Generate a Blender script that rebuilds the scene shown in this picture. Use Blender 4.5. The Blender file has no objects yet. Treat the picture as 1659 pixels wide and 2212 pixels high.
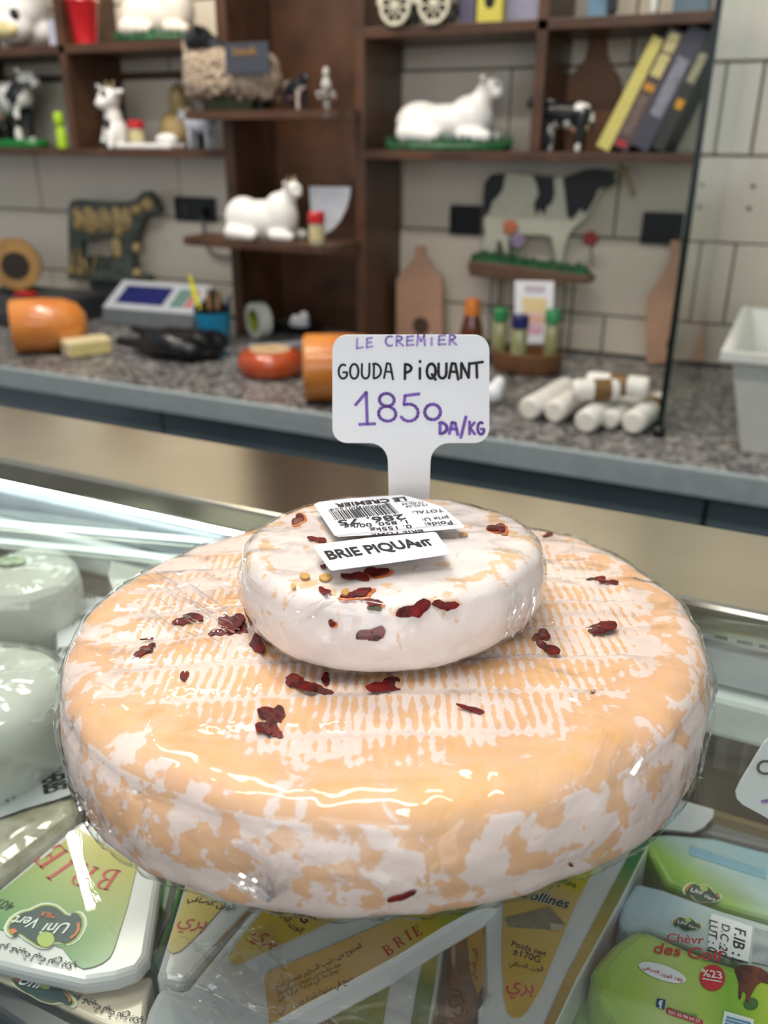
import bpy, bmesh, math, random
from mathutils import Vector, Matrix, noise
from mathutils.bvhtree import BVHTree
random.seed(7)
S = bpy.context.scene
C = S.collection
V = Vector
# ------------------------------------------------------------------ camera
FPX, PITCH, ROLL, YAW = 1848.0, math.radians(23.46), math.radians(0.3), math.radians(25.0)
CAM = V((0, 0, 1.38))
_r = V((1, 0, 0)); _d = V((0, -math.sin(PITCH), -math.cos(PITCH))); _f = V((0, math.cos(PITCH), -math.sin(PITCH)))
_cr, _sr = math.cos(ROLL), math.sin(ROLL)
_r, _d = _r * _cr - _d * _sr, _r * _sr + _d * _cr
RZ = Matrix.Rotation(YAW, 3, 'Z')
AX_R, AX_D, AX_F = RZ @ _r, RZ @ _d, RZ @ _f
cam = bpy.data.cameras.new('camera'); camo = bpy.data.objects.new('camera', cam); C.objects.link(camo)
m = Matrix.Identity(4)
for i in range(3):
    m[i][0], m[i][1], m[i][2], m[i][3] = AX_R[i], -AX_D[i], -AX_F[i], CAM[i]
camo.matrix_world = m
cam.sensor_fit = 'HORIZONTAL'; cam.sensor_width = 36.0; cam.lens = FPX / 1659 * 36.0
cam.clip_start = 0.01
cam.dof.use_dof = True; cam.dof.focus_distance = 0.262; cam.dof.aperture_fstop = cam.lens / 2.5
S.camera = camo
# ------------------------------------------------------------------ light
w = bpy.data.worlds.new('world'); S.world = w; w.use_nodes = True
w.node_tree.nodes['Background'].inputs[0].default_value = (0.86, 0.93, 1.0, 1)
w.node_tree.nodes['Background'].inputs[1].default_value = 0.42
def area(name, loc, target, sx, sy, power, col=(1, 1, 1)):
    l = bpy.data.lights.new(name, 'AREA'); l.shape = 'RECTANGLE'; l.size = sx; l.size_y = sy
    l.energy = power; l.color = col
    o = bpy.data.objects.new(name, l); C.objects.link(o); o.location = loc
    o.rotation_euler = (V(target) - V(loc)).to_track_quat('-Z', 'Y').to_euler()
    return o
area('ceiling_lamp_light', (-0.35, 0.05, 2.75), (-0.35, 0.1, 0), 1.4, 0.12, 16.5, (1.0, 0.95, 0.89))
pl_ = area('pendant_lamp_light', (-1.39, 1.19, 2.3), (-1.39, 1.19, 0), 0.29, 0.06, 6, (1.0, 0.95, 0.88)); pl_.rotation_euler = (0, 0, -.644)
area('shop_window_light', (0.7, -2.2, 1.9), (-0.5, 1.2, 1.1), 2.2, 1.6, 34, (0.92, 0.96, 1.0))
area('aisle_fill_light', (-0.9, 0.95, 2.75), (-0.8, 1.2, 0), 0.9, 0.22, 18, (1.0, 0.9, 0.77))  # unseen overhead fill, added to brighten and warm the wall and worktop
S.view_settings.view_transform = 'Standard'; S.view_settings.look = 'None'
S.view_settings.gamma = 1.0; S.view_settings.use_curve_mapping = False
S.view_settings.exposure = 0.0
cy = S.cycles; cy.use_light_tree = False; cy.max_bounces = 5; cy.diffuse_bounces = 2; cy.glossy_bounces = 3; cy.transmission_bounces = 4; cy.transparent_max_bounces = 12; cy.caustics_reflective = False; cy.caustics_refractive = False
# ------------------------------------------------------------------ geometry helpers
def ray(px, py): return AX_R * ((px - 829.5) / FPX) + AX_D * ((py - 1106) / FPX) + AX_F
def atz(px, py, z):
    d = ray(px, py); return CAM + d * ((z - CAM.z) / d.z)
def aty(px, py, y):
    d = ray(px, py); return CAM + d * (y / d.y)
class Plane:
    def __init__(s, p, n): s.p = V(p); s.n = V(n).normalized()
    def at(s, px, py, off=0.0):
        d = ray(px, py); p = s.p + s.n * off
        return CAM + d * ((p - CAM).dot(s.n) / d.dot(s.n))
def HP(z): return Plane((0, 0, z), (0, 0, 1))
def VP(y): return Plane((0, y, 0), (0, -1, 0))
def wmat(o):
    m = o.matrix_basis.copy()
    while o.parent: o = o.parent; m = o.matrix_basis @ m
    return m
class MB:
    def __init__(s, xf=None): s.v = []; s.f = []; s.xf = xf or Matrix.Identity(4)
    def add(s, vs, fs):
        n = len(s.v); s.v += [s.xf @ V(p) for p in vs]; s.f += [tuple(i + n for i in f) for f in fs]; return s
    def box(s, lo, hi):
        x0, y0, z0 = lo; x1, y1, z1 = hi
        return s.add([(x0,y0,z0),(x1,y0,z0),(x1,y1,z0),(x0,y1,z0),(x0,y0,z1),(x1,y0,z1),(x1,y1,z1),(x0,y1,z1)],
                     [(3,2,1,0),(4,5,6,7),(0,1,5,4),(1,2,6,5),(2,3,7,6),(3,0,4,7)])
    def prism(s, poly, ext):
        n = len(poly); ext = V(ext); poly = [V(p) for p in poly]
        nn = V((0, 0, 0))
        for i in range(n): nn += (poly[i] - poly[0]).cross(poly[(i + 1) % n] - poly[0])
        if nn.dot(ext) > 0: poly = poly[::-1]
        return s.add(poly + [p + ext for p in poly],
                     [tuple(range(n)), tuple(range(2 * n - 1, n - 1, -1))] + [((i + 1) % n, i, n + i, n + (i + 1) % n) for i in range(n)])
    def lathe(s, prof, n=32, c=(0, 0, 0), sx=1, sy=1, M=None):
        M = M or Matrix.Identity(3); c = V(c); vs = []; fs = []
        for r, z in prof:
            for k in range(n):
                a = 2 * math.pi * k / n; vs.append(c + M @ V((r * math.cos(a) * sx, r * math.sin(a) * sy, z)))
        for j in range(len(prof) - 1):
            for k in range(n):
                k2 = (k + 1) % n; fs.append((j*n+k, j*n+k2, (j+1)*n+k2, (j+1)*n+k))
        if prof[0][0] > 1e-6: fs.append(tuple(range(n))[::-1])
        if prof[-1][0] > 1e-6: fs.append(tuple((len(prof)-1)*n + k for k in range(n)))
        return s.add(vs, fs)
    def ell(s, c, r, M=None, n=16):
        pr = [(max(math.sin(math.pi * j / 10), 1e-7), -math.cos(math.pi * j / 10)) for j in range(11)]
        M3 = (M or Matrix.Identity(3)) @ Matrix.Diagonal(V(r))
        return s.lathe(pr, n, c, M=M3)
    def cap(s, p0, p1, r0, r1, n=12):
        p0 = V(p0); p1 = V(p1); d = p1 - p0; L = d.length; M = d.to_track_quat('Z', 'Y').to_matrix()
        pr = [(1e-7, -r0)] + [(r0 * math.cos(a), r0 * math.sin(a)) for a in (-1.0, -.5, 0)] + [(r1 * math.cos(a), L + r1 * math.sin(a)) for a in (0, .5, 1.0)] + [(1e-7, L + r1)]
        return s.lathe(pr, n, p0, M=M)
    def tube(s, pts, r, n=8):
        pts = [V(p) for p in pts]
        for a, b in zip(pts, pts[1:]): s.cap(a, b, r, r, n)
        return s
    def grid(s, fn, nu, nv):
        vs = [fn(i / nu, j / nv) for j in range(nv + 1) for i in range(nu + 1)]
        return s.add(vs, [(j*(nu+1)+i, j*(nu+1)+i+1, (j+1)*(nu+1)+i+1, (j+1)*(nu+1)+i) for j in range(nv) for i in range(nu)])
    def build(s, name, mat, parent=None, smooth=False, bevel=0, seg=2, remesh=0, sm=0):
        me = bpy.data.meshes.new(name); me.from_pydata([tuple(p) for p in s.v], [], s.f)
        o = bpy.data.objects.new(name, me); C.objects.link(o)
        if parent:
            o.parent = parent; me.transform(wmat(parent).inverted())
        me.materials.append(mat); me.update()
        if remesh:
            md = o.modifiers.new('remesh', 'REMESH'); md.mode = 'VOXEL'; md.voxel_size = remesh; md.use_smooth_shade = True
            md = o.modifiers.new('smooth', 'SMOOTH'); md.factor = .5; md.iterations = sm or 4
        if bevel:
            md = o.modifiers.new('bevel', 'BEVEL'); md.width = bevel; md.segments = seg; md.limit_method = 'ANGLE'; md.angle_limit = .6
        if smooth:
            me.polygons.foreach_set('use_smooth', [True] * len(me.polygons))
            if smooth == 'auto': me.set_sharp_from_angle(angle=.7)
        return o
def tag(o, label=None, cat=None, group=None, kind=None):
    for k, v in (('label', label), ('category', cat), ('group', group), ('kind', kind)):
        if v: o[k] = v
    return o
def thing(name, label, cat, loc=(0, 0, 0), rz=0, group=None, M=None):
    o = bpy.data.objects.new(name, None); C.objects.link(o); o.empty_display_size = .02
    o.matrix_basis = M if M else Matrix.Translation(V(loc)) @ Matrix.Rotation(rz, 4, 'Z')
    return tag(o, label, cat, group)
def LX(loc, rz=0, sc=1): return Matrix.Translation(V(loc)) @ Matrix.Rotation(rz, 4, 'Z') @ Matrix.Scale(sc, 4)
# ------------------------------------------------------------------ materials
def lin(c):
    return tuple(((x / 255 / 12.92) if x <= 10 else ((x / 255 + .055) / 1.055) ** 2.4) for x in c) + (1,)
_mc = {}
def new_mat(name):
    mt = bpy.data.materials.new(name); mt.use_nodes = True
    nt = mt.node_tree; return mt, nt, nt.nodes['Principled BSDF']
def nd(nt, t, **kw):
    n = nt.nodes.new(t)
    for k, v in kw.items():
        if k in n.inputs.keys(): n.inputs[k].default_value = v
        else: setattr(n, k, v)
    return n
def mat(name, col, rough=.5, metal=0, var=.06, scale=60, bump=0, spec=.5, coat=0, col2=None, trans=0, lo=.35, hi=.65):
    if name in _mc: return _mc[name]
    mt, nt, b = new_mat(name); L = nt.links.new
    tc = nd(nt, 'ShaderNodeTexCoord'); nz = nd(nt, 'ShaderNodeTexNoise', Scale=scale, Detail=4.0)
    L(tc.outputs['Object'], nz.inputs['Vector'])
    c1 = lin(col); c2 = lin(col2) if col2 else tuple(x * (1 - var * 2) for x in c1[:3]) + (1,)
    rp = nd(nt, 'ShaderNodeValToRGB'); rp.color_ramp.elements[0].position = lo; rp.color_ramp.elements[1].position = hi
    rp.color_ramp.elements[0].color = c2; rp.color_ramp.elements[1].color = c1
    L(nz.outputs['Fac'], rp.inputs['Fac']); L(rp.outputs['Color'], b.inputs['Base Color'])
    b.inputs['Roughness'].default_value = rough; b.inputs['Metallic'].default_value = metal
    b.inputs['Specular IOR Level'].default_value = spec; b.inputs['Coat Weight'].default_value = coat
    b.inputs['Coat Roughness'].default_value = .08
    if trans: b.inputs['Transmission Weight'].default_value = trans
    if bump:
        bp = nd(nt, 'ShaderNodeBump', Strength=min(bump, 1), Distance=.002)
        L(nz.outputs['Fac'], bp.inputs['Height']); L(bp.outputs['Normal'], b.inputs['Normal'])
    _mc[name] = mt; return mt
def gradmat(name, p0, p1, stops, rough=.35, coat=.3, streak=.0):
    mt, nt, b = new_mat(name); L = nt.links.new
    g = nd(nt, 'ShaderNodeNewGeometry'); d = V(p1) - V(p0)
    sub = nd(nt, 'ShaderNodeVectorMath', operation='SUBTRACT'); sub.inputs[1].default_value = V(p0)
    dot = nd(nt, 'ShaderNodeVectorMath', operation='DOT_PRODUCT'); dot.inputs[1].default_value = d / d.length_squared
    L(g.outputs['Position'], sub.inputs[0]); L(sub.outputs[0], dot.inputs[0])
    nz = nd(nt, 'ShaderNodeTexNoise', Scale=90.0, Detail=3.0); L(g.outputs['Position'], nz.inputs['Vector'])
    ma = nd(nt, 'ShaderNodeMath', operation='MULTIPLY_ADD'); ma.inputs[1].default_value = streak or .06
    L(nz.outputs['Fac'], ma.inputs[0]); L(dot.outputs['Value'], ma.inputs[2])
    rp = nd(nt, 'ShaderNodeValToRGB'); cr = rp.color_ramp
    while len(cr.elements) < len(stops): cr.elements.new(.5)
    for e, (t, c) in zip(cr.elements, stops): e.position = t; e.color = lin(c)
    L(ma.outputs[0], rp.inputs['Fac']); L(rp.outputs['Color'], b.inputs['Base Color'])
    b.inputs['Roughness'].default_value = rough; b.inputs['Coat Weight'].default_value = coat; b.inputs['Coat Roughness'].default_value = .1
    return mt
def glassmat(name, tint=(.93, .97, .95), rough=.0, extra=0.02, bump=0, scale=80, gl=1.0, ior=1.45, stretch=None):
    mt, nt, b = new_mat(name); nt.nodes.remove(b); L = nt.links.new
    tr = nd(nt, 'ShaderNodeBsdfTransparent'); tr.inputs[0].default_value = tint + (1,)
    g = nd(nt, 'ShaderNodeBsdfGlossy'); g.inputs['Roughness'].default_value = rough; g.inputs['Color'].default_value = (gl, gl, gl, 1)
    # two-sided Schlick reflectance
    f0 = ((ior - 1) / (ior + 1)) ** 2 + extra
    ge = nd(nt, 'ShaderNodeNewGeometry'); dt = nd(nt, 'ShaderNodeVectorMath', operation='DOT_PRODUCT')
    L(ge.outputs['Incoming'], dt.inputs[0]); L(ge.outputs['Normal'], dt.inputs[1])
    ab = nd(nt, 'ShaderNodeMath', operation='ABSOLUTE'); L(dt.outputs['Value'], ab.inputs[0])
    om = nd(nt, 'ShaderNodeMath', operation='SUBTRACT', use_clamp=True); om.inputs[0].default_value = 1.0; L(ab.outputs[0], om.inputs[1])
    pw = nd(nt, 'ShaderNodeMath', operation='POWER'); pw.inputs[1].default_value = 5.0; L(om.outputs[0], pw.inputs[0])
    ad = nd(nt, 'ShaderNodeMath', operation='MULTIPLY_ADD', use_clamp=True); ad.inputs[1].default_value = 1 - f0; ad.inputs[2].default_value = f0; L(pw.outputs[0], ad.inputs[0])
    mx = nd(nt, 'ShaderNodeMixShader')
    L(ad.outputs[0], mx.inputs[0]); L(tr.outputs[0], mx.inputs[1]); L(g.outputs[0], mx.inputs[2])
    L(mx.outputs[0], nt.nodes['Material Output'].inputs[0])
    if bump:
        tc = nd(nt, 'ShaderNodeTexCoord'); nz = nd(nt, 'ShaderNodeTexNoise', Scale=scale, Detail=2.0)
        nz.noise_type = 'RIDGED_MULTIFRACTAL'; nz.inputs['Distortion'].default_value = .8
        mp = nd(nt, 'ShaderNodeMapping')
        if stretch: mp.inputs['Scale'].default_value = stretch
        L(tc.outputs['Object'], mp.inputs[0]); L(mp.outputs[0], nz.inputs['Vector'])
        bp = nd(nt, 'ShaderNodeBump', Strength=bump, Distance=.004); L(nz.outputs['Fac'], bp.inputs['Height'])
        L(bp.outputs[0], g.inputs['Normal']); L(bp.outputs[0], dt.inputs[1])
    return mt
# ------------------------------------------------------------------ lettering
AR = {'ا':(0xFE8D,0xFE8E),'ب':(0xFE8F,0xFE90,0xFE91,0xFE92),'ة':(0xFE93,0xFE94),'ج':(0xFE9D,0xFE9E,0xFE9F,0xFEA0),'ذ':(0xFEAB,0xFEAC),
      'ر':(0xFEAD,0xFEAE),'ز':(0xFEAF,0xFEB0),'ص':(0xFEB9,0xFEBA,0xFEBB,0xFEBC),'ع':(0xFEC9,0xFECA,0xFECB,0xFECC),'ف':(0xFED1,0xFED2,0xFED3,0xFED4),
      'ل':(0xFEDD,0xFEDE,0xFEDF,0xFEE0),'ن':(0xFEE5,0xFEE6,0xFEE7,0xFEE8),'و':(0xFEED,0xFEEE),'ي':(0xFEF1,0xFEF2,0xFEF3,0xFEF4),'م':(0xFEE1,0xFEE2,0xFEE3,0xFEE4),
      'د':(0xFEA9,0xFEAA),'ح':(0xFEA1,0xFEA2,0xFEA3,0xFEA4),'ت':(0xFE95,0xFE96,0xFE97,0xFE98),'س':(0xFEB1,0xFEB2,0xFEB3,0xFEB4)}
def arabic(t):
    out = []
    for w_ in t.split(' '):
        s_ = ''
        for i, ch in enumerate(w_):
            if ch not in AR: s_ += ch; continue
            prv = i > 0 and w_[i-1] in AR and len(AR[w_[i-1]]) == 4
            nxt = i + 1 < len(w_) and w_[i+1] in AR and len(AR[ch]) == 4
            s_ += chr(AR[ch][(3 if nxt else 1) if prv else (2 if nxt else 0)])
        out.append(s_)
    return ' '.join(out)[::-1]
_texts = {}
def prep_texts(lst):
    obs = []
    for key in lst:
        body, bold, shear = key
        c = bpy.data.curves.new('t', 'FONT'); c.body = body; c.resolution_u = 3; c.offset = bold; c.shear = shear; c.fill_mode = 'FRONT'
        o = bpy.data.objects.new('t', c); C.objects.link(o); obs.append((key, o, c))
    dg = bpy.context.evaluated_depsgraph_get()
    for key, o, c in obs:
        me = bpy.data.meshes.new_from_object(o.evaluated_get(dg))
        vs = [v.co.copy() for v in me.vertices]; fs = [tuple(p.vertices) for p in me.polygons]
        x0 = min((v.x for v in vs), default=0); x1 = max((v.x for v in vs), default=1)
        _texts[key] = ([V((v.x - x0, v.y, 0)) for v in vs], fs, max(x1 - x0, 1e-3))
        bpy.data.objects.remove(o); bpy.data.curves.remove(c); bpy.data.meshes.remove(me)
def text_mb(mb, key, p0, p1, n, hs=1.0):
    if key not in _texts: key = (key[0], .012, 0)
    if key not in _texts: key = (key[0], .03, 0)
    vs, fs, wd = _texts[key]; xd = (V(p1) - V(p0)) / wd; yd = V(n).cross(xd) * hs
    mb.add([V(p0) + xd * v.x + yd * v.y for v in vs], fs); return mb
INK = None
def text_on(body, a, b, pl, off, mt, parent, bold=.012, shear=0, hs=1.0, name='printed_text'):
    mb = MB(); text_mb(mb, (body, bold, shear), pl.at(a[0], a[1], off), pl.at(b[0], b[1], off), pl.n, hs)
    return mb.build(name, mt, parent)
def patch(poly, pl, off, mt, parent, name, th=.0003):
    mb = MB(); pts = [pl.at(x, y, off) for x, y in poly]; mb.prism(pts, pl.n * th); return mb.build(name, mt, parent)
def oval(cx, cy, rx, ry, rot=0, n=20):
    return [(cx + rx*math.cos(a)*math.cos(rot) - ry*math.sin(a)*math.sin(rot), cy + rx*math.cos(a)*math.sin(rot) + ry*math.sin(a)*math.cos(rot)) for a in (2*math.pi*k/n for k in range(n))]
def rrect(x0, y0, x1, y1, r, n=5):
    out = []
    for cx, cy, a0 in ((x1-r, y1-r, 0), (x0+r, y1-r, 90), (x0+r, y0+r, 180), (x1-r, y0+r, 270)):
        out += [(cx + r*math.cos(math.radians(a0 + 90*k/n)), cy + r*math.sin(math.radians(a0 + 90*k/n))) for k in range(n+1)]
    return out
# hand-written strokes on a unit cell (x 0..1 right, y 0..1 up)
def arc(cx, cy, rx, ry, a0, a1, n=10): return [(cx + rx*math.cos(math.radians(a0+(a1-a0)*k/n)), cy + ry*math.sin(math.radians(a0+(a1-a0)*k/n))) for k in range(n+1)]
ST = {'L': [[(.1,1),(.05,.05),(.9,.1)]], 'E': [[(.85,.95),(.15,.9),(.1,.05),(.9,.08)],[(.12,.5),(.75,.52)]], 'C': [arc(.6,.5,.5,.48,60,300)],
 'R': [[(.12,0),(.15,1)],arc(.2,.75,.55,.24,90,-90,8)+[(.9,0)]], 'M': [[(.05,0),(.15,1),(.5,.4),(.85,1),(.95,0)]], 'I': [[(.5,0),(.5,.72)],[(.5,1.12),(.52,1.2)]],
 'G': [arc(.55,.5,.48,.48,60,330)+[(.95,.45),(.55,.45)]], 'O': [arc(.5,.5,.45,.5,100,460,14)], 'U': [[(.1,1),(.08,.4)]+arc(.48,.35,.4,.35,180,360,8)+[(.9,1)]],
 'D': [[(.12,0),(.15,1)],[(.05,.95)]+arc(.15,.5,.75,.5,80,-85,10)], 'A': [[(.0,0),(.3,1),(.65,.95),(.95,-.1)],[(.15,.45),(.85,.4)]], 'P': [[(.12,0),(.15,1)],arc(.18,.72,.6,.28,95,-95,8)],
 'Q': [arc(.5,.5,.45,.5,100,460,14),[(.55,.3),(.95,-.08)]], 'N': [[(.08,0),(.12,1),(.85,0),(.92,1)]], 'T': [[(.55,0),(.5,1)],[(-.1,.95),(1.15,1.05)]],
 '1': [[(.0,.62),(.55,1.02),(.6,0)],[(.2,.0),(1,.02)]], '8': [arc(.5,.77,.36,.23,-90,270,14),arc(.52,.27,.42,.27,90,450,14)], '5': [[(.9,1),(.2,.93),(.15,.6)]+arc(.4,.3,.45,.32,100,-150,10)],
 '0': [arc(.5,.4,.42,.4,80,440,14)], '/': [[(.25,-.25),(.75,1.25)]], 'K': [[(.15,0),(.15,1)],[(.85,.95),(.2,.5),(.9,.02)]]}
def strokes_mb(mb, text, place, hw, adv=1.28):
    """place(x,y)->world ; hw half-width along place"""
    x = 0
    for ch in text:
        if ch == ' ': x += .9; continue
        for st in ST[ch]:
            pts = [(p[0] + x, p[1]) for p in st]
            for (ax, ay), (bx, by) in zip(pts, pts[1:]):
                A, B = place(ax, ay), place(bx, by); d = (B - A)
                if d.length < 1e-9: continue
                sd = d.normalized().cross(SIGN_N) * hw; e = d.normalized() * hw * .8
                mb.add([A - e*.4 - sd, A - e - sd*.3, A - e + sd*.3, A - e*.4 + sd, B + e*.4 + sd, B + e + sd*.3, B + e - sd*.3, B + e*.4 - sd], [tuple(range(8))])
        x += adv
    return x
T = {}
ar_bri, ar_net, ar_type = arabic('بري'), arabic('الوزن الصافي'), arabic('ذو عجينة لينة نوع بري')
ar_body = [arabic('المنتوج من حليب البقر مبستر ملح'), arabic('مواد حافظة من سوربات البوتاسيوم'), arabic('يحفظ في درجة حرارة من'), arabic('صنع في مدينة بليدة وزن صافي')]
prep_texts([(t, .012, 0) for t in ['BRIE FUME', '0. 155kg', '1, 850. 00/kg', '286. 75', 'Poids:', 'prix U:', 'TOTAL:', '19-02-24', '2500007001559', '40%', 'MILK', '%23', '23', 'CH',
   'Poids net', '±170G', '170G', ar_bri, ar_net, ar_type, 'Universmilk', '021 35 98 54 27', 'LE CREMIER', 'des Col', 'Chèvr', 'LUT : 0', 'D.C :20', 'F.IB :1', ar_net + ' 140', 'f'] + ar_body]
   + [(t, .03, 0) for t in ['BRIE PIQUA', 'T', 'LE CREMIER', 'BRIE AUX HERBES', 'BRIE', 'B', 'R', 'I', 'E', 'C', 'f']]
   + [(t, .012, .35) for t in ['Uni', 'Vert', 'Uni Vert', 'Pointe', 'Collines', 'Chèvr', 'des Coll']] + [(t, .055, .35) for t in ['Collines', 'Pointe']])
# ------------------------------------------------------------------ common materials
WOOD = mat('dark_stained_wood', (90, 60, 40), .42, var=.22, scale=14, bump=.05)
WOODIN = WOOD
TILE = mat('glazed_cream_tile', (224, 212, 192), .16, var=.02, scale=5, coat=.3)
GROUT = mat('grey_grout', (120, 112, 100), .9)
STEEL = mat('brushed_steel', (200, 194, 176), .2, metal=1, var=.04, scale=30)
WHITE = mat('white_plastic', (228, 230, 232), .35, var=.01)
PAPER = mat('white_paper', (236, 236, 240), .6, var=.01)
BLACK = mat('black_plastic', (14, 14, 15), .4)
INK = mat('black_ink', (14, 14, 16), .6)
GREYINK = mat('grey_ink', (70, 72, 76), .6)
REDPRINT = mat('red_print', (200, 40, 52), .4)
REDCAP = mat('red_cap_plastic', (200, 30, 38), .35)
CREAMC = mat('cream_ceramic', (238, 226, 208), .35, var=.03, bump=.1, scale=40)
WHITEC = mat('white_ceramic', (240, 236, 230), .3, var=.02, bump=.08, scale=40)
GRASS = mat('green_painted_grass', (32, 98, 48), .55, col2=(14, 60, 28), scale=60)
def cowmat(name, scale, lo, seed=0, white=(238, 234, 224), black=(22, 22, 24)):
    return mat(name, white, .3, col2=black, scale=scale, lo=lo, hi=lo + .015, coat=.3)
COW1 = cowmat('cow_patch_paint', 24, .47); COW2 = cowmat('small_cow_patch_paint', 16, .5); COW3 = cowmat('large_cow_patch_paint', 11, .40)
# ================================================================== SETTING
YW, YF, ZG = 1.855, 1.67, 0.96
fl = MB().box((-3.2, -2.5, -.05), (2.2, 2.0, 0)).build('floor', mat('dark_floor_tile', (66, 62, 58), .5, var=.1, scale=8)); tag(fl, kind='structure')
wb = MB().box((-3.2, YW + .006, 0), (2.2, YW + .1, 2.9)).build('wall_back', GROUT); tag(wb, kind='structure')
rows = [.962, 1.043, 1.2, 1.3575, 1.515, 1.6725, 1.83, 1.9875, 2.145, 2.3025, 2.46, 2.62]
jA = [-2.85, -2.379, -1.906, -1.434, -.96, -.824, -.351, .121, .594, 1.066]
jB = [-2.6, -2.14, -1.67, -1.197, -1.06, -.588, -.115, .357, .83, 1.3]
for i, (z0, z1) in enumerate(zip(rows, rows[1:])):
    J = jA if i % 2 == 0 else jB
    for x0, x1 in zip(J, J[1:]):
        g = .0022; t = MB().box((x0 + g, YW + random.uniform(-.0012, .0004), z0 + g), (x1 - g, YW + .007, z1 - g)).build('tile', TILE, wb, bevel=.0015)
# four small drill holes in the tile right of the pane
for px, py in ((1538, 402), (1627, 402), (1533, 447), (1618, 450)):
    p = aty(px, py, YW - .0022); MB().lathe([(.004, 0), (.004, .001)], 12, p, M=Matrix.Rotation(math.pi/2, 3, 'X')).build('drill_hole', GREYINK, wb)
# back worktop: granite slab with pale edge on dark cabinet
gm, nt, b = new_mat('speckled_grey_granite'); L = nt.links.new
tc = nd(nt, 'ShaderNodeTexCoord'); vo = nd(nt, 'ShaderNodeTexVoronoi', Scale=150.0); nz = nd(nt, 'ShaderNodeTexNoise', Scale=40.0, Detail=6.0)
L(tc.outputs['Object'], vo.inputs['Vector']); L(tc.outputs['Object'], nz.inputs['Vector'])
mx = nd(nt, 'ShaderNodeMath', operation='ADD'); L(vo.outputs['Color'], mx.inputs[0]); L(nz.outputs['Fac'], mx.inputs[1])
rp = nd(nt, 'ShaderNodeValToRGB'); cr = rp.color_ramp; cr.elements.new(.5)
for e, (t_, c_) in zip(cr.elements, ((.45, (48, 47, 48)), (.62, (106, 103, 102)), (.82, (158, 154, 150)))): e.position = t_; e.color = lin(c_)
mr = nd(nt, 'ShaderNodeMath', operation='MULTIPLY'); mr.inputs[1].default_value = .62; L(mx.outputs[0], mr.inputs[0])
L(mr.outputs[0], rp.inputs['Fac']); L(rp.outputs['Color'], b.inputs['Base Color']); b.inputs['Roughness'].default_value = .3
wt = thing('back_worktop', 'grey speckled granite worktop along the tiled wall with pale edge', 'worktop', (-.8, 1.5, 0))
MB().box((-3.0, 1.218, ZG - .03), (1.4, YW + .004, ZG)).build('granite_slab', gm, wt, bevel=.002)
MB().box((-3.0, 1.206, ZG - .042), (1.4, 1.217, ZG - .001)).build('edge_strip', mat('pale_edge_strip', (168, 178, 178), .35), wt, bevel=.002)
CAB = mat('dark_glossy_cabinet', (108, 122, 126), .16, var=.12, scale=4, coat=.4)
for i in range(9):
    x = -3.0 + i * .49
    MB().box((x + .003, 1.235, .1), (x + .487, 1.26, ZG - .045)).build('cabinet_door', CAB, wt, bevel=.003)
MB().box((-3.0, 1.262, .002), (1.4, YW, ZG - .031)).build('cabinet_carcass', CAB, wt)
# dark wooden wall shelving
sh = thing('wall_shelving', 'dark brown wooden shelving with open cubicles fixed to the tiled wall', 'shelving', (-1, YW, ZG))
YB = YW - .002
def board(name, x0, x1, z0, z1, y0=YF, y1=YB, m=WOOD): return MB().box((x0, y0, z0), (x1, y1, z1)).build(name, m, sh, bevel=.0012)
board('post', -1.598, -1.578, 1.361, 1.76); board('post', -1.985, -1.965, 1.361, 1.76)
board('post', -1.165, -1.140, ZG + .001, 2.4); board('post', -.847, -.826, ZG + .001, 2.4); board('post', -.487, -.467, 1.3635, 1.76)
board('back_panel', -1.1395, -.8475, ZG + .001, 2.4, YB - .012)
board('shelf', -2.6, -1.1655, 1.344, 1.36); board('shelf', -2.6, -1.1655, 1.557, 1.575)
board('shelf', -.8255, -.19, 1.346, 1.3625); board('shelf', -.8255, -.19, 1.559, 1.577)
zr = aty(80, 170, YB).z
board('rail', -2.6, -1.1655, zr - .006, zr + .006, YB - .018)
# two rounded shelves carried by the column
def rshelf(x0, x1, yf, z0, z1):
    pts = []
    r = .05
    for k in range(7):
        a = math.pi + math.pi / 2 * k / 6; pts.append((x0 + r + r * math.cos(a), yf + r + r * math.sin(a)))
    for k in range(7):
        a = -math.pi / 2 + math.pi / 2 * k / 6; pts.append((x1 - r + r * math.cos(a), yf + r + r * math.sin(a)))
    pts += [(x1, YF - .0008), (x0, YF - .0008)]
    MB().prism([V((x, y, z0)) for x, y in pts], (0, 0, z1 - z0)).build('rounded_shelf', WOOD, sh)
zram = aty(580, 238, 1.60).z; zlam = aty(560, 522, 1.56).z
rshelf(aty(405, 245, 1.63).x, -.835, 1.585, zram - .016, zram)
rshelf(aty(430, 515, 1.63).x, -.835, 1.54, zlam - .014, zlam)
# standing glass pane on the worktop
gp = thing('glass_screen', 'upright clear glass pane with dark edge standing on the granite worktop', 'glass screen', (-.15, 1.336, ZG))
MB().box((-.153, 1.338, ZG + .0005), (-.147, YW - .004, 2.2)).build('pane', glassmat('clear_green_glass', (.86, .93, .89), extra=.03), gp)
MB().box((-.1545, 1.332, ZG + .0005), (-.1455, 1.338, 2.2)).build('pane_edge', mat('dark_green_glass_edge', (22, 34, 32), .2), gp)
MB().lathe([(.010, 0), (.010, .012), (.006, .016)], 14, (-.15, 1.331, ZG + .0005)).build('foot', BLACK, gp)
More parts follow.
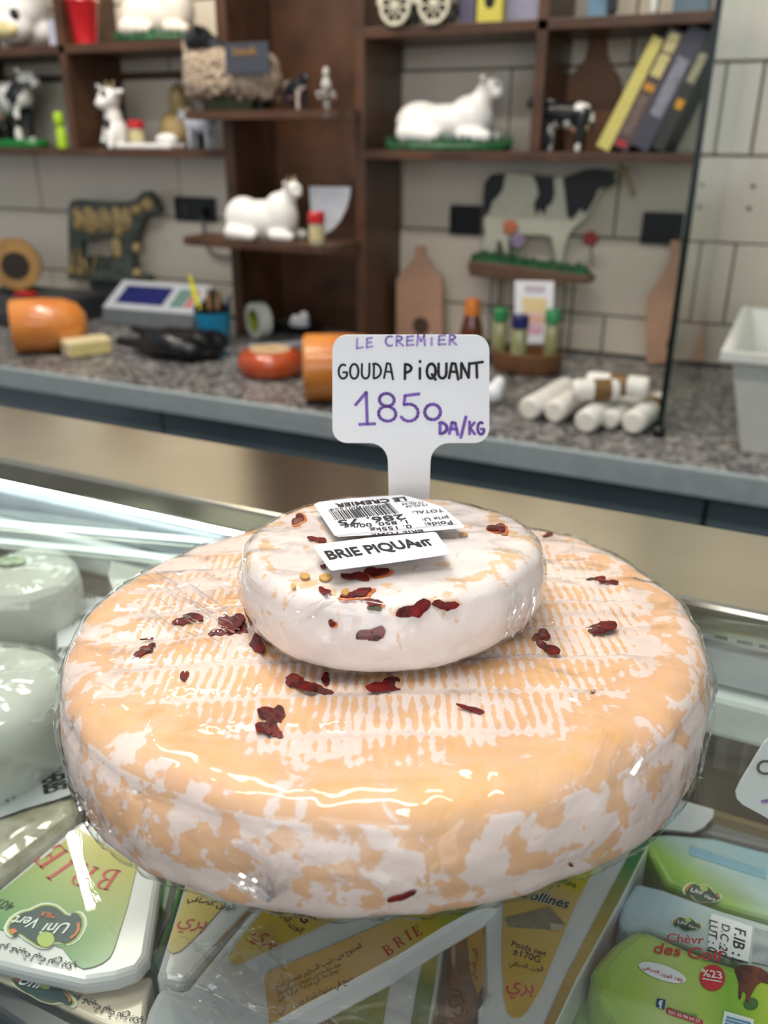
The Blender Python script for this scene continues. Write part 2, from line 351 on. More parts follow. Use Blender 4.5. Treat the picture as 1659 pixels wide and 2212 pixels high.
# ================================================================== DISPLAY CASE
TILT = Matrix.Rotation(YAW, 4, 'Z') @ Matrix.Rotation(-.0741, 4, 'X') @ Matrix.Rotation(-.0353, 4, 'Y')
WO = CAM + RZ @ V((.0008, .2506, -.1802))
WM = Matrix.Translation(WO) @ TILT            # frame of the wheel: origin at its base
dc = thing('display_case', 'refrigerated glass-topped display case with a steel rear ledge and lit interior', 'display case', (-.2, .2, 0))
MB().box((-1.6, .338, 1.19), (1.0, .421, 1.205)).build('rear_ledge', STEEL, dc, bevel=.0025)
PANEL = mat('white_case_lining', (214, 218, 216), .4, var=.03)
MB().box((-1.6, .352, .7), (1.0, .366, 1.189)).build('back_panel', PANEL, dc)
MB().box((-1.6, .367, .02), (1.0, .41, 1.189)).build('rear_body', mat('grey_case_body', (60, 64, 66), .4), dc)
# lining bands: slotted vent, pale rail, bright rail, lower vent, brown shelf lip
MB().box((-1.6, .3445, 1.163), (1.0, .3519, 1.181)).build('lining_rail', mat('pale_blue_lining', (196, 206, 212), .4), dc, bevel=.002)
MB().box((-1.6, .338, 1.1405), (1.0, .3519, 1.1615)).build('light_rail', mat('white_rail', (236, 242, 238), .35), dc, bevel=.003)
VD = mat('dark_vent_slot', (34, 34, 36), .5)
for i in range(44):
    x = -.33 + i * .0088; w_ = random.choice((.0035, .005, .0062))
    if i > 28 or i % 6: MB().box((x, .3495, 1.183), (x + (w_ if i > 28 else .0085), .3519, 1.1885)).build('vent_slot', VD, dc)
MB().box((-.6, .3497, 1.116), (.2, .3517, 1.1395)).build('lower_vent', mat('grey_vent_backing', (92, 88, 84), .5), dc)
for i in range(34):
    x = -.16 + i * .0085; w_ = random.choice((.003, .0045, .0055))
    MB().box((x, .3485, 1.117), (x + w_, .3496, 1.1385)).build('vent_slot', VD, dc)
MB().box((-1.6, .3440, 1.0975), (1.0, .3517, 1.1150)).build('shelf_lip', mat('dark_bronze_lip', (72, 64, 54), .35, metal=.6), dc)
MB().box((-1.6, .3405, 1.0900), (1.0, .3517, 1.0970)).build('brass_lip', mat('tan_brass_lip', (168, 148, 104), .35, metal=.4), dc)
SHZ = 1.066
MB().box((-1.6, -.25, SHZ - .012), (1.0, .3515, SHZ)).build('display_shelf', mat('dark_brown_case_shelf', (42, 36, 30), .45), dc)
MB().box((-1.6, -.27, .02), (1.0, -.252, 1.16)).build('front_panel', mat('dark_case_front', (40, 44, 46), .4), dc)
# sloping glass top that carries the wheel
gt = MB(WM); gt.box((-.62, -.46, -.0062), (.62, .092, -.0002))
GT = glassmat('case_top_glass', (.955, .98, .965), extra=.012)
mbg = MB(); hp = []
def glass_z(x, y):
    n = TILT.to_3x3() @ V((0, 0, 1)); return WO.z - (n.x * (x - WO.x) + n.y * (y - WO.y)) / n.z
poly = [(-.9, -.245), (.5, -.245), (.5, .336), (-.9, .336)]
mbg.prism([V((x, y, glass_z(x, y) - .0004)) for x, y in poly], (0, 0, -.006)); mbg.build('glass_top', GT, dc)
# lamp tube inside the case, under the ledge
LED = bpy.data.materials.new('led_tube_glow'); LED.use_nodes = True
e_ = LED.node_tree.nodes['Principled BSDF']; e_.inputs['Emission Color'].default_value = (.86, 1, .93, 1); e_.inputs['Emission Strength'].default_value = 8; e_.inputs['Base Color'].default_value = (.9, .9, .9, 1)
MB().tube([(-.95, .3425, 1.1872), (-.10, .3425, 1.1872)], .0017, 10).build('lamp_tube', LED, dc, smooth=True)
# ================================================================== THE TWO CHEESES
def fbm(p, s, o=3): return noise.fractal(p * s, 1.0, 2.0, o)
def sstep(a, b, x):
    t = min(1, max(0, (x - a) / (b - a))); return t * t * (3 - 2 * t)
def cheese_pts(R, Th, n, nr, nt, sag=0):
    """rings from top centre to bottom centre: list of (r,z,kind)"""
    out = []
    for i in range(nr): out.append(((R - n) * max(i / nr, .003), Th, 0))
    for i in range(9):
        a = math.pi / 2 * (1 - i / 8); out.append((R - n + n * math.cos(a), Th - n + n * math.sin(a), 1))
    ns = 10
    for i in range(1, ns): out.append((R + .0012 * math.sin(math.pi * i / ns), Th - n - (Th - 2 * n) * i / ns, 2))
    for i in range(9):
        a = -math.pi / 2 * i / 8; out.append((R - n + n * math.cos(a), n + n * math.sin(a), 3))
    out += [((R - n) * .6, 0, 4), (.001, 0, 4)]
    return out
def make_cheese(R, Th, n, nr, nt, disp):
    rings = cheese_pts(R, Th, n, nr, nt); vs = []; fs = []
    for r, z, k in rings:
        for j in range(nt):
            a = 2 * math.pi * j / nt; vs.append(disp(V((r * math.cos(a), r * math.sin(a), z)), k, a))
    for i in range(len(rings) - 1):
        for j in range(nt):
            j2 = (j + 1) % nt; fs.append((i*nt+j, (i+1)*nt+j, (i+1)*nt+j2, i*nt+j2))
    fs.append(tuple(range(nt))); 
    return vs, fs
R1, T1, N1 = .1040, .0365, .0095
R2, T2, N2 = .0478, .0245, .0062
def snorm(p, k, a, R, Th, n):
    if k == 0: return V((0, 0, 1))
    if k == 2: return V((math.cos(a), math.sin(a), 0))
    h = (p.xy.length - (R - n)) / n; v_ = (p.z - (Th - n)) / n if k == 1 else (p.z - n) / n
    return V((math.cos(a) * h, math.sin(a) * h, v_))
def disp1(p, k, a):
    if k == 4: return p
    r = p.xy.length; nrm = snorm(p, k, a, R1, T1, N1)
    d = .0013 * fbm(p, 28) + .0005 * fbm(p + V((3, 1, 0)), 90)
    if k <= 1:
        edge = 1 - sstep(.078, .094, r)
        ph = (p.y + .0008 * fbm(p, 30)) / .0185; g = abs(ph - round(ph))
        d -= .0009 * math.exp(-(g / .07) ** 2) * (.25 + .75 * edge)
        d += .00024 * math.sin(2 * math.pi * (p.x + .0015 * fbm(p, 25)) / .0031) * edge
    q = p + nrm * d
    if k <= 1: q.z -= .0018 * sstep(.05, R1 - N1, r) * (1 if k == 0 else (p.z - (T1 - N1)) / N1)
    if k in (2, 3):
        low = 1 - p.z / T1; q += V((math.cos(a), math.sin(a), 0)) * low * (.0045 * math.exp(-((a - math.radians(228)) / .5) ** 2) + .003 * math.exp(-((a - math.radians(318)) / .35) ** 2))
        q.z = max(q.z, 0)
    return q
def disp2(p, k, a):
    if k == 4: return p
    r = p.xy.length; nrm = snorm(p, k, a, R2, T2, N2)
    d = .0008 * fbm(p + V((7, 2, 1)), 45) + .0003 * fbm(p + V((3, 1, 0)), 140)
    q = p + nrm * d + V((math.cos(a), math.sin(a), 0)) * .0011 * math.sin(3 * a + 1) * sstep(.02, R2, r)
    if k <= 1: q.z -= .0010 * sstep(.02, R2 - N2, r) * (1 if k == 0 else (p.z - (T2 - N2)) / N2)
    if k >= 2: q.z = max(q.z, 0)
    return q
def rindmat(name, orange, white, topgrad, thr, stripes, speck, s1, s2, edge_r, Tz):
    mt, nt, b = new_mat(name); L = nt.links.new
    tc = nd(nt, 'ShaderNodeTexCoord'); sp = nd(nt, 'ShaderNodeSeparateXYZ'); L(tc.outputs['Object'], sp.inputs[0])
    def M_(op, a, c=None, cl=False):
        n = nd(nt, 'ShaderNodeMath', operation=op, use_clamp=cl)
        for i, x in enumerate((a, c)):
            if x is None: continue
            if isinstance(x, (int, float)): n.inputs[i].default_value = x
            else: L(x, n.inputs[i])
        return n.outputs[0]
    def NZ(scale, det=4.0, dist=.0, w=None):
        n = nd(nt, 'ShaderNodeTexNoise', Scale=scale, Detail=det, Distortion=dist); L(w or tc.outputs['Object'], n.inputs['Vector']); return n.outputs['Fac']
    X, Y, Zc = sp.outputs
    n1 = NZ(s1, 3.0, .6); n2 = NZ(s2, 3.0, .4); wob = NZ(60, 2.0)
    # mould imprint: short bars across, bands along
    ux = M_('ADD', X, M_('MULTIPLY', wob, .0035))
    st = M_('SINE', M_('MULTIPLY', ux, 2 * math.pi / .0031))
    vy = M_('ADD', Y, M_('MULTIPLY', wob, .0012))
    bd = M_('ABSOLUTE', M_('SINE', M_('MULTIPLY', vy, math.pi / .0185)))
    band = M_('MINIMUM', M_('MULTIPLY', bd, 2.6), 1.0)
    top = M_('MULTIPLY', M_('GREATER_THAN', Zc, Tz), 1.0)
    rad = M_('SQRT', M_('ADD', M_('MULTIPLY', X, X), M_('MULTIPLY', Y, Y)))
    inner = M_('MULTIPLY', M_('SUBTRACT', edge_r, rad), 70.0, True)
    tm = M_('MULTIPLY', top, inner)
    val = M_('ADD', M_('MULTIPLY', n1, 1.0), M_('MULTIPLY', n2, .55))
    val = M_('ADD', val, M_('MULTIPLY', M_('MULTIPLY', st, stripes), tm))
    val = M_('ADD', val, M_('MULTIPLY', M_('MULTIPLY', M_('SUBTRACT', band, 1.0), .38 if stripes else 0), tm))
    val = M_('ADD', val, M_('MULTIPLY', Y, topgrad))
    val = M_('ADD', val, M_('MULTIPLY', M_('SUBTRACT', top, 1.0), speck))
    rim = M_('MULTIPLY', M_('SUBTRACT', 1.0, M_('ABSOLUTE', M_('MULTIPLY', M_('SUBTRACT', rad, edge_r + .004), 130.0))), 1.0, True)
    val = M_('ADD', val, M_('MULTIPLY', M_('MULTIPLY', rim, top), .09))
    rp = nd(nt, 'ShaderNodeValToRGB'); cr = rp.color_ramp; cr.elements.new(.5)
    o1, o2 = orange; pale = white
    cr.elements[0].position = thr - .012; cr.elements[0].color = lin(pale)
    cr.elements[1].position = thr + .015; cr.elements[1].color = lin(o1)
    cr.elements[2].position = min(thr + .22, 1); cr.elements[2].color = lin(o2)
    L(M_('MULTIPLY', val, .62), rp.inputs['Fac'])
    # mottled white, faint grey bloom
    g = NZ(26, 5.0, .8); gr = nd(nt, 'ShaderNodeValToRGB'); gr.color_ramp.elements[0].position = .3; gr.color_ramp.elements[1].position = .62
    gr.color_ramp.elements[0].color = (.82, .785, .785, 1); gr.color_ramp.elements[1].color = (1, 1, 1, 1); L(g, gr.inputs['Fac'])
    mu = nd(nt, 'ShaderNodeMix', data_type='RGBA', blend_type='MULTIPLY'); mu.inputs['Factor'].default_value = .75
    L(rp.outputs['Color'], mu.inputs['A']); L(gr.outputs['Color'], mu.inputs['B']); L(mu.outputs['Result'], b.inputs['Base Color'])
    b.inputs['Roughness'].default_value = .5
    bp = nd(nt, 'ShaderNodeBump', Strength=.35, Distance=.0012); L(rp.outputs['Alpha'], bp.inputs['Height'])
    hh = M_('ADD', M_('MULTIPLY', val, -.6), NZ(220, 4.0)); L(hh, bp.inputs['Height']); L(bp.outputs[0], b.inputs['Normal'])
    return mt
RIND1 = rindmat('orange_white_bloomy_rind', ((236, 190, 150), (240, 186, 126)), (242, 222, 209), -1.3, .499, .135, .115, 72, 200, .091, T1 - .0065)  # whiter toward the back: rind tone, with some glare put into the colour
RIND2 = rindmat('white_bloomy_rind', ((240, 205, 168), (236, 182, 120)), (246, 234, 226), .6, .553, .06, .06, 95, 240, .036, T2 - .005)
FILM = glassmat('cling_film', (.985, .985, .985), rough=.08, extra=.003, bump=.5, scale=60, ior=1.4, stretch=(1, 1, 1.6))
FLAKE = mat('dried_red_chili', (120, 12, 6), .55, col2=(64, 5, 4), scale=260, coat=0, bump=.6, spec=.3)
STAIN = mat('orange_oil_stain', (224, 120, 48), .5); SEED = mat('yellow_chili_seed', (214, 166, 88), .4, var=.12, scale=400); HERB = mat('green_pepper_bit', (70, 66, 30), .5)
def cheese_thing(name, label, M, R, Th, n, nr, nt, disp, rind, filmoff, rough_film):
    t = thing(name, label, 'cheese', M=M)
    vs, fs = make_cheese(R, Th, n, nr, nt, disp)
    MB(M).add(vs, fs).build('rind', rind, t, smooth=True)
    wv = [M @ v for v in vs]; bvh = BVHTree.FromPolygons(wv, fs)
    # film: the same body a little larger, crinkled
    fv = []
    def fd(p, k, a):
        q = disp(p, k, a)
        nrm = V((math.cos(a), math.sin(a), 0)) if k in (2, 3) else V((math.cos(a) * .7, math.sin(a) * .7, .7)) if k == 1 else V((0, 0, 1))
        if k == 4: return V((q.x * .98, q.y * .98, q.z + .0001))
        c = filmoff + rough_film * (abs(fbm(p + V((5, 5, 5)), 55, 2)) + .6 * abs(math.sin(a * 41 + 9 * fbm(p, 12))) ** 3 * (k in (2, 3)))
        if k == 0: c = filmoff + rough_film * .35 * abs(fbm(p + V((5, 5, 5)), 40, 2))
        q = q + nrm * c
        if k >= 2: q.z = max(q.z, .0002)
        return q
    fv, ff = make_cheese(R, Th, n, max(nr // 2, 20), nt // 2 * 2, fd)
    MB(M).add(fv, ff[:-1]).build('plastic_wrap', FILM, t, smooth=True)
    return t, bvh
wheel, bvh1 = cheese_thing('brie_cheese', 'large orange and white wrapped cheese wheel with chili flakes on the glass', WM, R1, T1, N1, 90, 320, disp1, RIND1, .0009, .0010)
WM2 = Matrix.Translation(WM @ V((0, 0, 0)) ) @ TILT
c2 = WO + RZ @ V((.0015, -.0030, 0)); nrm = TILT.to_3x3() @ V((0, 0, 1))
top0 = WO + nrm * (T1 + .0022)
c2w = V((c2.x, c2.y, 0)); c2w.z = top0.z - (nrm.x * (c2w.x - top0.x) + nrm.y * (c2w.y - top0.y)) / nrm.z
WM2 = Matrix.Translation(c2w) @ TILT
small, bvh2 = cheese_thing('small_cheese', 'small white wrapped round cheese with two stickers on top of the large wheel', WM2, R2, T2, N2, 46, 200, disp2, RIND2, .0008, .0007)
def flake(bvh, own, px, py, w_, h_, rot=0, m_=None, name='chili_flake', lift=.0004, jag=.5, th=.0005, seed=None, stain=False):
    d = ray(px, py); hit, n, i, dist = bvh.ray_cast(CAM, d.normalized())
    if hit is None: return
    if n.dot(d) > 0: n = -n
    rnd = random.Random(seed if seed is not None else int(px * 31 + py)); N_ = 22; rnd0 = rnd.uniform(0, 3)
    # local frame on the surface; pixel outline cast on the tangent plane
    pl = Plane(hit, n); o = []
    for k in range(N_):
        a = 2 * math.pi * k / N_; rr = .82 + .42 * jag * math.sin(2 * a + rnd0) + .5 * jag * math.sin(3 * a + 2.3 * rnd0) * .7 + jag * .45 * (rnd.random() - .5)
        x, y = w_ / 2 * rr * math.cos(a), h_ / 2 * rr * math.sin(a)
        o.append((px + x * math.cos(rot) - y * math.sin(rot), py + x * math.sin(rot) + y * math.cos(rot)))
    if stain: patch([(px + (x - px) * 1.22 + 3, py + (y - py) * 1.22 + 2) for x, y in o], pl, lift - .0001, STAIN, own, 'oil_stain', .0001)
    return patch(o, pl, lift, m_ or FLAKE, own, name, th)
for a in [(408,1338,74,27,-.12),(500,1346,56,52,-.5),(478,1372,66,26,-.1),(520,1360,34,34,.3),(556,1392,40,42,.5),(310,1408,44,20,-.3),(325,1398,30,10,-.5),(318,1381,30,4,-.1),(398,1462,18,30,.2),
          (645,1476,72,34,.15),(690,1490,56,22,.2),(703,1468,22,28,.4),(590,1545,58,52,.3),(575,1572,40,40,.2),(598,1582,24,36,0),(838,1482,84,40,.1),(1020,1534,58,13,.33),
          (1170,1374,38,34,.2),(1186,1402,56,26,.45),(1293,1355,70,40,-.1),(1290,1252,40,14,0),(1318,1258,44,8,.1),(1184,1156,24,9,-.2),(497,1139,30,8,-.2),(1281,1496,12,8,-.5),(868,1936,60,14,-.3),(1232,1867,10,6,0)]:
    flake(bvh1, wheel, *a)
for a in [(645,1122,30,24,-.3,1),(688,1167,40,13,.2,0),(1075,1142,40,22,.15,1),(770,1247,66,20,.15,0),(812,1237,50,24,-.1,1),(772,1284,64,24,-.15,1),(806,1302,34,22,.1,1),(702,1279,28,17,.4,0),(895,1318,74,46,-.3,0),(963,1308,56,30,.1,0),(805,1370,64,42,-.1,0),(717,1346,15,20,.1,1),(699,1225,12,8,0,0)]:
    flake(bvh2, small, *a[:5], stain=bool(a[5]))
for a in [(658,1246,26,16,0),(703,1249,32,18,-.1),(746,1281,20,18,0),(1001,1156,22,10,0),(635,1268,12,14,0)]:
    flake(bvh2, small, *a, SEED, 'chili_seed', .0004, .12)
flake(bvh2, small, 811, 1315, 32, 14, .1, HERB, 'pepper_bit')
# creases where the film is gathered
CREASE = glassmat('film_crease', (.97, .97, .97), rough=.18, extra=.34)
def crease(bvh, own, segs, off=.0015):
    rn = random.Random(len(segs)); mb = MB()
    for x0, y0, x1, y1 in segs:
        pts = []
        for k in range(9):
            u = k / 8; d = ray(x0 + (x1 - x0) * u + rn.uniform(-2, 2), y0 + (y1 - y0) * u + rn.uniform(-2, 2)).normalized(); h_, n_, i_, q_ = bvh.ray_cast(CAM, d)
            if h_ is None: continue
            if n_.dot(d) > 0: n_ = -n_
            pts.append((h_ + n_ * off, n_))
        for (a_, na), (b_, nb) in zip(pts, pts[1:]):
            s_ = (b_ - a_).cross(na).normalized() * .00016; mb.add([a_ - s_, a_ + na * .0005, a_ + s_, b_ - s_, b_ + nb * .0005, b_ + s_], [(0, 1, 4, 3), (1, 2, 5, 4)])
    tag(mb.build('film_creases', CREASE, own), kind='stuff')
rr_ = random.Random(44); sg_ = []
for k in range(15): x_ = rr_.uniform(300, 470); y_ = rr_.uniform(1240, 1340); l_ = rr_.uniform(50, 150); sg_.append((x_, y_, x_ + l_, y_ + l_ * rr_.uniform(.55, .8)))
for k in range(16): a_ = rr_.uniform(-2.7, -.5); l_ = rr_.uniform(40, 120); sg_.append((578 + 20 * rr_.random(), 1935, 578 + l_ * math.cos(a_), 1935 + l_ * math.sin(a_)))
for k in range(8): x_ = rr_.uniform(1250, 1360); sg_.append((x_, rr_.uniform(1640, 1680), x_ + rr_.uniform(30, 70), rr_.uniform(1560, 1620)))
for k in range(12): x_ = rr_.uniform(175, 330); y_ = rr_.uniform(1700, 1800); sg_.append((x_, y_, x_ + rr_.uniform(-20, 40), y_ + rr_.uniform(20, 70)))
crease(bvh1, wheel, sg_)
sg_ = [(rr_.uniform(1100, 1155), rr_.uniform(1260, 1300), 0, 0) for k in range(10)]; sg_ = [(x_, y_, x_ - rr_.uniform(5, 30), y_ + rr_.uniform(60, 110)) for x_, y_, _, _ in sg_]
for k in range(9): x_ = rr_.uniform(620, 700); y_ = rr_.uniform(1310, 1350); sg_.append((x_, y_, x_ + rr_.uniform(20, 50), y_ - rr_.uniform(5, 30)))
crease(bvh2, small, sg_, .0012)
# loose tail of film at the left and right of the wheel
for px, py, sgn in ((137, 1540, -1), (1500, 1690, 1)):
    p = Plane(WO, -AX_F).at(px, py); fm = MB(); rn = random.Random(px)
    fm.grid(lambda u, v: p + AX_R * (sgn * (-.004 + .010 * u * (1 - abs(v - .5) * 1.5))) - AX_D * (.012 * (v - .5)) + AX_F * (.004 * math.sin(9 * v + 5 * u) + .003 * rn.random()), 6, 10)
    fm.build('wrap_tail', FILM, wheel)
# stickers on the small cheese
tp2 = Plane(c2w + nrm * (T2 + .0026), nrm)
def sticker(poly, pl, name, label, parent, off=0.0, m_=PAPER, n=1):
    o = patch(poly, pl, off, m_, parent, name, .00015); return o
st1 = sticker([(678,1090),(690,1085),(760,1077),(868,1070),(884,1073),(955,1095),(1004,1137),(1000,1141),(880,1152),(731,1160),(722,1157)], tp2, 'price_sticker', '', small, .0009)
tx = .0013
text_on('LE CREMIER', (874,1073),(722,1088), tp2, tx, INK, st1, .03, hs=1.15)
def label_line(b_, p0, p1, m_=INK, bold=.012, hs=1.0): text_on(b_, p0, p1, tp2, tx, m_, st1, bold, hs=hs * 1.3)
label_line('BRIE FUME', (912,1143), (801,1153), hs=.8); label_line('0. 155kg', (887,1133), (798,1141), hs=.85); label_line('1, 850. 00/kg', (878,1123), (742,1134), hs=.85)
label_line('286. 75', (871,1110), (728,1124), hs=.72); label_line('Poids:', (974,1124), (916,1129), GREYINK); label_line('prix U:', (967,1114), (910,1119), GREYINK); label_line('TOTAL:', (955,1099), (889,1104), GREYINK)
label_line('19-02-24', (921,1088), (875,1092), GREYINK); label_line('19-02-24', (912,1083), (867,1087), GREYINK); label_line('2500007001559', (842,1088), (712,1098), GREYINK, hs=.8)
bc = MB(); rb = random.Random(3); u = 0
def q(u, v):   # barcode frame between pixel corners
    a = (840 - 134 * u, 1086 + 14 * u); b_ = (862 - 140 * u, 1108 + 15 * u); return tp2.at(a[0] + (b_[0] - a[0]) * v, a[1] + (b_[1] - a[1]) * v, tx)
while u < .98:
    w_ = rb.choice((.008, .008, .016, .024)); v0 = 0 if u < .08 or u > .92 or abs(u - .5) < .03 else .22
    bc.add([q(u, v0), q(min(u + w_, 1), v0), q(min(u + w_, 1), 1), q(u, 1)], [(0, 1, 2, 3)]); u += w_ + rb.choice((.008, .012, .018))
bc.build('barcode', INK, st1)
for a_, b_ in (((718,1158),(988,1131)), ((852,1083),(895,1083))):
    A, B = tp2.at(*a_, tx), tp2.at(*b_, tx); s_ = (B - A).normalized().cross(tp2.n) * .00012; MB().add([A - s_, B - s_, B + s_, A + s_], [(0, 1, 2, 3)]).build('rule_line', GREYINK, st1)
st2 = sticker([(677,1182),(681,1177),(800,1162),(936,1150),(943,1152),(972,1194),(970,1198),(840,1217),(718,1233),(712,1231)], tp2, 'name_sticker', '', small, .0014)
tx2 = .0017
text_on('BRIE PIQUA', (711,1208), (908,1179), tp2, tx2, INK, st2, .03, hs=1.75); text_on('I', (905,1181), (913,1180), tp2, tx2, INK, st2, .03, hs=.8); text_on('I', (916,1179), (923,1178), tp2, tx2, INK, st2, .03, hs=.8); text_on('T', (921,1179), (940,1176), tp2, tx2, INK, st2, .03, hs=1.6)
# ================================================================== PRICE SIGNS
FWD = RZ @ V((0, 1, 0)); RIGHT = RZ @ V((1, 0, 0))
SIGN_N = -FWD
PLATE = {}
def sign(label, plane, outline, name='price_sign'):
    cx = sum(p[0] for p in outline) / len(outline); base = plane.at(cx, max(p[1] for p in outline))
    t = thing(name, label, 'price sign', base)
    PLATE[t.name] = MB().prism([plane.at(x, y) for x, y in outline], -plane.n * .001).build('plate', WHITE, t); return t
sp_ = Plane(CAM + FWD * .3005, -FWD)
def sign_outline(x0, x1, y0, y1, sx0, sx1, yb, r=30, rs=52):
    o = [(x0 + r - r*math.cos(a), y0 + r - r*math.sin(a)) for a in (math.pi/2*k/6 for k in range(7))]
    o += [(x1 - r + r*math.sin(a), y0 + r - r*math.cos(a)) for a in (math.pi/2*k/6 for k in range(7))]
    o += [(x1 - r + r*math.cos(a), y1 - r + r*math.sin(a)) for a in (math.pi/2*k/6 for k in range(7))]
    o += [(sx1 + rs - rs*math.sin(a), y1 + rs - rs*math.cos(a)) for a in (math.pi/2*k/6 for k in range(7))]
    o += [(sx1 - 6, yb), (sx0 + 4, yb)]
    o += [(sx0 - rs + rs*math.cos(a), y1 + rs - rs*math.sin(a)) for a in (math.pi/2*k/6 for k in range(7))]
    o += [(x0 + r - r*math.sin(a), y1 - r + r*math.cos(a)) for a in (math.pi/2*k/6 for k in range(7))]
    return o
sg = sign('white plastic price sign reading GOUDA PIQUANT 1850 behind the small cheese', sp_, sign_outline(718, 1057, 724, 957, 838, 930, 1185, 32, 40))
PURP = mat('purple_marker', (128, 92, 186), .6, var=.15, scale=300); PURPL = mat('faded_purple_marker', (168, 146, 208), .6, var=.1, scale=300)
def hand(text, x0, x1, yb, h, m_, hw_px, slope=0, adv=1.28):
    n_ = sum(.9 if c_ == ' ' else adv for c_ in text) - (adv - 1); cw = (x1 - x0) / n_
    pl = lambda x, y: sp_.at(x0 + x * cw, yb - y * h + slope * x * cw, .0003)
    mb = MB(); strokes_mb(mb, text, pl, hw_px * .30 / FPX, adv); mb.build('handwriting', m_, PLATE[sg.name])
hand('LE', 770, 806, 754, 22, PURPL, 2.2, -.1, 1.3); hand('CREMIER', 831, 988, 748, 22, PURPL, 2.3, -.02, 1.2)
hand('GOUDA', 730, 850, 819, 32, INK, 2.3, -.02, 1.22); hand('PIQUANT', 872, 1040, 819, 32, INK, 3.0, -.02, 1.15)
hand('1', 768, 810, 917, 68, PURP, 3.4); hand('8', 813, 858, 909, 60, PURP, 3.4, .05); hand('5', 866, 910, 909, 58, PURP, 3.4); hand('0', 914, 955, 907, 42, PURP, 3.6)
hand('DA', 948, 990, 937, 24, PURP, 3.6, 0, 1.15); hand('/', 990, 1012, 938, 30, PURP, 3.6); hand('KG', 1012, 1046, 938, 27, PURP, 3.2, .04, 1.2)
# ================================================================== PACKS INSIDE THE CASE
sp2 = Plane(CAM + FWD * .302, (-FWD + V((0, 0, .25))))
s2 = sign('white price sign with a black letter C at the far right inside the case', sp2, [(1652,1604),(1664,1594),(1700,1600),(1700,1800),(1659,1768),(1604,1738),(1592,1726),(1590,1712),(1600,1690)], 'price_sign')
text_on('CH', (1630, 1668), (1690, 1684), sp2, .0005, INK, PLATE[s2.name], .012, hs=1.0, name='handwriting')
patch([(1644,1729),(1662,1726),(1662,1733),(1645,1735)], sp2, .0003, PURP, PLATE[s2.name], 'marker_dash', .0001)
PK = {}
def pack(name, label, outline, z, th, mt, cat='cheese pack', group=None, bevel=.003):
    pl = HP(z); pts = [pl.at(x, y) for x, y in outline]
    for p in pts: p.y = min(p.y, .334)
    c_ = sum(pts, V((0, 0, 0))) / len(pts); t = thing(name, label, cat, (c_.x, c_.y, z - th), group=group)
    MB().prism([p - V((0, 0, th)) for p in pts], (0, 0, th)).build('wrapper', mt, t, bevel=bevel, seg=3)
    return t, pl
WRAP = mat('white_glossy_wrapper', (222, 220, 218), .25, var=.03, coat=.4, scale=20)
CREAMW = mat('cream_wrapper', (226, 208, 182), .3, var=.05, coat=.3, scale=20)
LGREEN = mat('lime_print', (176, 190, 60), .4); DGREEN = mat('dark_green_print', (26, 62, 58), .4); ORANGE = mat('orange_print', (228, 118, 60), .4); LWHITE = mat('white_print', (236, 238, 232), .4); PALEGR = mat('pale_green_print', (178, 196, 92), .4)
LOGO = [(50,920),(90,840),(130,780),(220,715),(300,680),(400,660),(480,620),(560,585),(640,575),(730,585),(800,610),(870,665),(930,720),(1010,745),(1045,700),(1090,690),(1150,715),(1195,790),(1200,880),(1160,990),(1100,1080),(1020,1140),(930,1170),(850,1140),(760,1140),(700,1190),(640,1210),(560,1210),(500,1190),(410,1130),(330,1080),(270,1030),(210,1010),(150,1060),(95,1020),(60,970)]
def logo(tf, pl, parent, off=.0006, text=True, milk=True):
    cx, cy = 620, 890
    def sc(k): return [tf(cx + (x - cx) * k, cy + (y - cy) * k) for x, y in LOGO]
    parent = patch(sc(1), pl, off, LWHITE, parent, 'logo_border', .00012); patch(sc(.94), pl, off + .0002, LGREEN, parent, 'logo_rim', .00012); patch(sc(.88), pl, off + .0004, DGREEN, parent, 'logo_field', .00012)
    patch([tf(x, y) for x, y in oval(630, 1080, 120, 105)], pl, off + .0006, PALEGR, parent, 'logo_disc', .00008)
    patch([tf(x, y) for x, y in ((125,940),(200,930),(240,970),(165,1012))], pl, off + .0006, ORANGE, parent, 'logo_flag', .00008)
    patch([tf(x, y) for x, y in ((1060,850),(1100,850),(1095,950),(1040,1030),(970,1075),(965,1050),(1030,1000),(1065,930))], pl, off + .0006, ORANGE, parent, 'logo_flag', .00008)
    if text:
        text_on('Uni', tf(975, 850), tf(590, 860), pl, off + .0008, LWHITE, parent, .012, .35, .95); text_on('Vert', tf(545, 790), tf(205, 745), pl, off + .0008, LWHITE, parent, .012, .35, 1.1)
    if milk: text_on('MILK', tf(780, 735), tf(575, 690), pl, off + .0008, ORANGE, parent)
def ring_arc(cx, cy, rx, ry, tx_, ty_, a0, a1, n=12):
    out = []
    for k in range(n):
        u0, u1 = math.radians(a0 + (a1 - a0) * k / n), math.radians(a0 + (a1 - a0) * (k + 1) / n)
        out.append([(cx + rx*math.cos(u0), cy + ry*math.sin(u0)), (cx + rx*math.cos(u1), cy + ry*math.sin(u1)), (cx + (rx-tx_)*math.cos(u1), cy + (ry-ty_)*math.sin(u1)), (cx + (rx-tx_)*math.cos(u0), cy + (ry-ty_)*math.sin(u0))])
    return out
def rc(x0, y0, x1, y1): return [(x0, y0), (x1, y0), (x1, y1), (x0, y1)]
